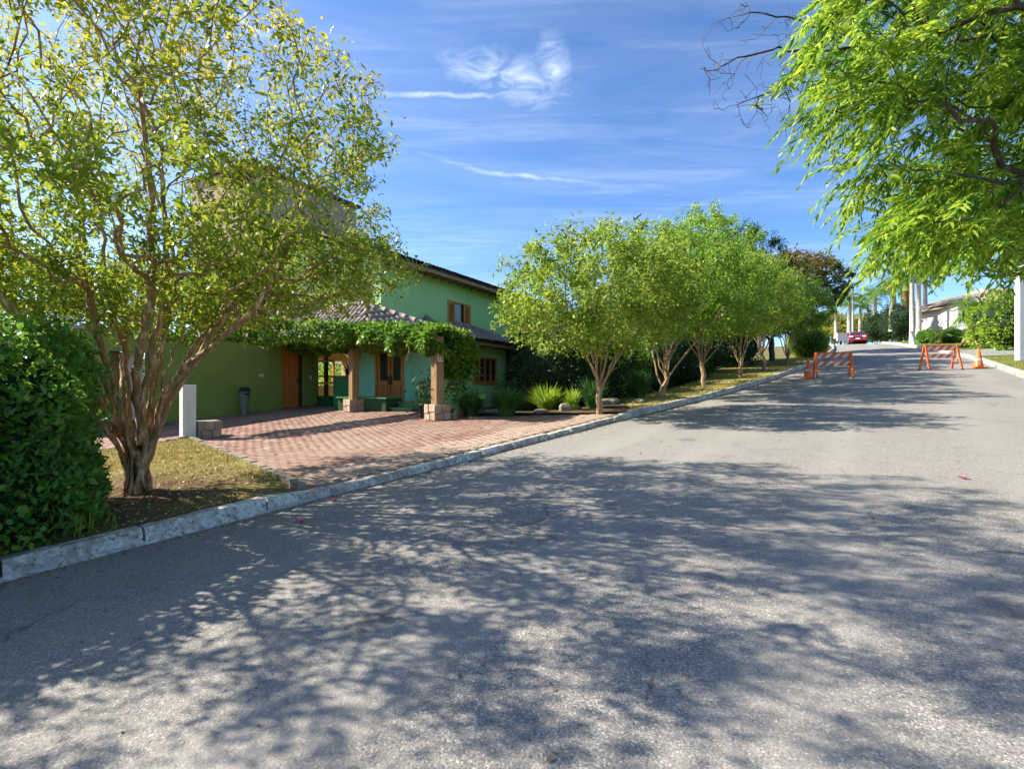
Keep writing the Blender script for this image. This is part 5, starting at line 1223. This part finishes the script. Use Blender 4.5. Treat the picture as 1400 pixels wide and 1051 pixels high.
# ------------------------------------------------------------------ cars
def car(label, px, d, mat, heading, W_=1.74, L_=4.1, Hh=1.48, name='car', z=None):
    x, y = at(px, d); z = float(road_z(x, y)) if z is None else z; t = thing(name, label, 'car', (x, y, z)); t.rotation_euler = (R(-3), 0, heading)
    def part(n_, mb, m, bevel=0, parent=None, smooth=False):
        o = bpy.data.objects.new(n_, mb.mesh(n_, m, smooth)); col.objects.link(o); o.parent = parent or t
        if bevel: q_ = o.modifiers.new('bevel', 'BEVEL'); q_.width = bevel; q_.segments = 3; q_.limit_method = 'ANGLE'
        return o
    def loft(secs):  # secs along y: (y, halfwidth_low, halfwidth_high, z0, z1)
        mb = MB()
        for (yy, a, b_, z0, z1) in secs: mb.v += [(-a, yy, z0), (-a*1.03, yy, (z0+z1)/2), (-b_, yy, z1), (b_, yy, z1), (a*1.03, yy, (z0+z1)/2), (a, yy, z0)]
        for i in range(len(secs)-1):
            for k in range(6): mb.f.append((i*6+k, i*6+(k+1) % 6, (i+1)*6+(k+1) % 6, (i+1)*6+k))
        mb.f.append(tuple(range(6))); mb.f.append(tuple((len(secs)-1)*6+k for k in reversed(range(6)))); return mb
    hw = W_/2; l = L_/2
    part('body', loft([(-l, hw*.86, hw*.80, .30, .62), (-l+.25, hw*.97, hw*.88, .22, .76), (-l+1.05, hw, hw*.92, .2, .92), (l-.9, hw, hw*.92, .2, .96), (l-.1, hw*.95, hw*.86, .24, .92), (l, hw*.88, hw*.8, .34, .82)]), mat, .05, smooth=True)
    part('cabin', loft([(-l+.95, hw*.90, hw*.86, .88, .93), (-l+1.65, hw*.90, hw*.70, .88, Hh-.04), (l-1.1, hw*.90, hw*.70, .88, Hh), (l-.25, hw*.86, hw*.72, .9, 1.0)]), mat, .04, smooth=True)
    mb = MB(); a = Vector((0, -l+.98, .96)); b_ = Vector((0, -l+1.64, Hh-.07)); mb.add([(-hw*.8, a.y-.03, a.z), (hw*.8, a.y-.03, a.z), (hw*.66, b_.y-.03, b_.z), (-hw*.66, b_.y-.03, b_.z)], [(0, 1, 2, 3)]); part('windscreen', mb, 'windscreen')
    for sx in (-1, 1):
        mb = MB(); xo = sx*.022; mb.add([(sx*hw*.895+xo, -l+1.2, .98), (sx*hw*.895+xo, l-.6, 1.0), (sx*hw*.735+xo, l-1.15, Hh-.1), (sx*hw*.735+xo, -l+1.75, Hh-.12)], [(0, 1, 2, 3)]); part('side_window', mb, 'windscreen')
        part('headlight', MB().box((sx*hw*.68, -l+.04, .66), (.34, .16, .15)), 'headlight', .03); part('mirror', MB().box((sx*(hw+.08), -l+1.35, .98), (.18, .1, .13)), mat, .03)
        for yy in (-l+.75, l-.75):
            wl = MB(); n = 18
            for xx in (sx*(hw-.2), sx*(hw+.01)):
                for k in range(n): wl.v.append((xx, yy+.31*math.cos(2*math.pi*k/n), .31+.31*math.sin(2*math.pi*k/n)))
            for k in range(n): wl.f.append((k, (k+1) % n, n+(k+1) % n, n+k))
            wl.f.append(tuple(range(n))); wl.f.append(tuple(n+k for k in reversed(range(n)))); tyre = part('wheel', wl, 'rubber')
            rm = MB(); xx = sx*(hw+.016); rm.v = [(xx, yy+.19*math.cos(2*math.pi*k/12), .31+.19*math.sin(2*math.pi*k/12)) for k in range(12)]; rm.f = [tuple(range(12))]; part('rim', rm, 'galvanised', 0, tyre)
    part('grille', MB().box((0, -l+.03, .52), (.9, .1, .14)), 'black_plastic'); part('number_plate', MB().box((0, -l-.02, .42), (.4, .04, .13)), 'plate_white')
car('dark red hatchback facing the barricades at the top of the road', 1172, 57, 'car_red', R(3), 1.68, 3.9, 1.45)
x, y = at(1154, 66); lw = thing('garden_wall', 'low white wall at the bend beyond the red hatchback', 'wall', (x, y, zpx(466, 66)))
MB().box((x, y, zpx(466, 66)+.5), (1.7, .2, 1.0), R(YAW-8)).build('panel', 'white_plaster', lw); MB().box((x, y, zpx(466, 66)+1.03), (1.8, .3, .07), R(YAW-8)).build('coping', 'white_plaster', lw)

# ------------------------------------------------------------------ overhanging tree at right
def overhang():
    rg = np.random.default_rng(31); b_ = cam_xz(9.4, 4.6); base = np.array([b_[0], b_[1], float(hgt(b_[0], b_[1]))])
    t = thing('overhanging_tree', 'large tree with drooping feathery bright leaves reaching over the road', 'tree', tuple(base)); sk = Skel(base-np.array([0, 0, .1]), 60000)
    def Q(px, py, d): p = cam_xz((px-700)/700*d, d); return np.array([p[0], p[1], zpx(py, d)])
    top = base+np.array([-.2, .2, 2.6]); tr = sk.poly([base+np.array([0, 0, 1.2]), top], 0, 99, .3, rg, .02)
    for tgt, mid in ((Q(1150, 150, 7.2), Q(1420, 120, 6.6)), (Q(1230, 250, 7.8), Q(1440, 230, 7)), (Q(1290, 40, 6.2), Q(1450, 10, 5.8)), (Q(1300, 340, 8.2), Q(1460, 330, 7.2)), (Q(1400, 250, 6.0), Q(1560, 230, 5.6)), (Q(1480, 60, 6.5), Q(1600, 60, 6.0))):
        sk.poly([top+(mid-top)*.5+np.array([0, 0, .3]), mid, tgt], tr, 0, .25, rg, .03)
    sk.poly([base+np.array([.3, -.5, 4.5]), base+np.array([1.0, -1.5, 6.0])], tr, 0, .3, rg)
    # leafy region (outline of the crown as it stands over the road), several metres deep
    OUT = [(1142, -5), (1124, 55), (1108, 110), (1116, 165), (1160, 146), (1192, 190), (1198, 250), (1232, 274), (1236, 312), (1262, 336), (1320, 340), (1440, 346), (1560, 280), (1600, -60), (1350, -140), (1180, -60)]
    T = []
    while len(T) < 560:
        px, py = rg.uniform(1060, 1600), rg.uniform(-140, 390); d = rg.uniform(5.6, 8.8)
        if poly_in(np.array([px]), np.array([py]), OUT)[0]: T.append(Q(px, py, d))
    for (qx, qy) in ((1100, 112), (1098, 150), (1104, 60), (1130, 172), (1166, 176), (1174, 236), (1172, 276), (1206, 300), (1214, 340), (1204, 320), (1136, 20)):
        T.append(Q(qx, qy, rg.uniform(6.6, 7.8))); T.append(Q(qx+rg.uniform(4, 30), qy+rg.uniform(-14, 10), rg.uniform(6.6, 7.8)))
    T = np.array(T)
    for q in T[np.argsort(np.linalg.norm(T-top, axis=1))]: sk.tip(q, .35, .3, .35, .04, rg)
    # dead twiggy branch
    sk.radii(.2, .006); V, F = sk.tubes(); mesh_np('trunk', V, F, 'dark_bark', t, True)
    # feathery compound leaves at the tips
    sel = np.where(sk.r[:sk.n] <= .0105)[0]; sel = sel[sel > 0]; idx = np.repeat(sel, 3); n = len(idx); P0 = sk.p[idx]+rg.normal(0, .07, (n, 3)); dirn = unit(sk.p[idx]-sk.p[sk.par[idx]])*.5+rg.normal(0, .5, (n, 3)); dirn[:, 2] -= .35; dirn = unit(dirn)
    lo = cam_xz(-1, -.35); dirn[:, :2] += lo*.75; dirn = unit(dirn); m = 10; L_ = rg.uniform(.28, .62, n); PP = []; DD = []; LL = []
    side = unit(np.cross(dirn, np.array([[0, 0, 1.]])+rg.normal(0, .25, (n, 3))))
    for k in range(m):
        f = (k+1)/m; c = P0+dirn*(L_*f)[:, None]-np.array([0, 0, 1.])*(L_*f*f*.45)[:, None]
        for sg in (-1, 1):
            PP.append(c); d_ = dirn*.75+side*sg*.65+rg.normal(0, .12, (n, 3)); d_[:, 2] -= .45; DD.append(d_); LL.append(np.full(n, .155)*(1-.5*abs(f-.45))*rg.uniform(.8, 1.2, n))
    V, F = leaf_arrays(np.concatenate(PP), np.concatenate(DD), np.concatenate(LL), .030, .9, rg, True); mesh_np('crown', V, F, 'feather_leaf', t)
    db = Skel(Q(1180, 60, 7.4), 4000); e = db.poly([Q(1120, 70, 7.4), Q(1040, 70, 7.3), Q(985, 92, 7.2)], 0, 0, .15, rg, .015); e2 = db.poly([Q(1110, 90, 7.5), Q(1055, 125, 7.5), Q(1010, 140, 7.4)], 0, 0, .15, rg, .015); db.poly([Q(1110, 35, 7.3), Q(1050, 20, 7.2)], 0, 0, .15, rg, .015)
    for k in range(190):
        px, py = rg.uniform(955, 1085), rg.uniform(0, 190)
        if (px-1075)**2/120**2+(py-85)**2/105**2 < 1: db.tip(Q(px, py, 7.35+rg.normal(0, .25)), .2, .12, -.1, .02, rg)
    db.radii(.024, .0034); V, F = db.tubes(); mesh_np('bare_branch', V, F, 'dark_bark', t, True)
overhang()
x, y = at(1452, 16); broad_tree('leafy_tree', 'dark rounded tree behind the drooping feathery leaves', (x, y, float(hgt(x, y))), 8.2, 4.6, .62, .20, 420, 20, .22, .11, 'hedge_leaf', 'dark_bark', 90, 3.0, .2, None, .15)
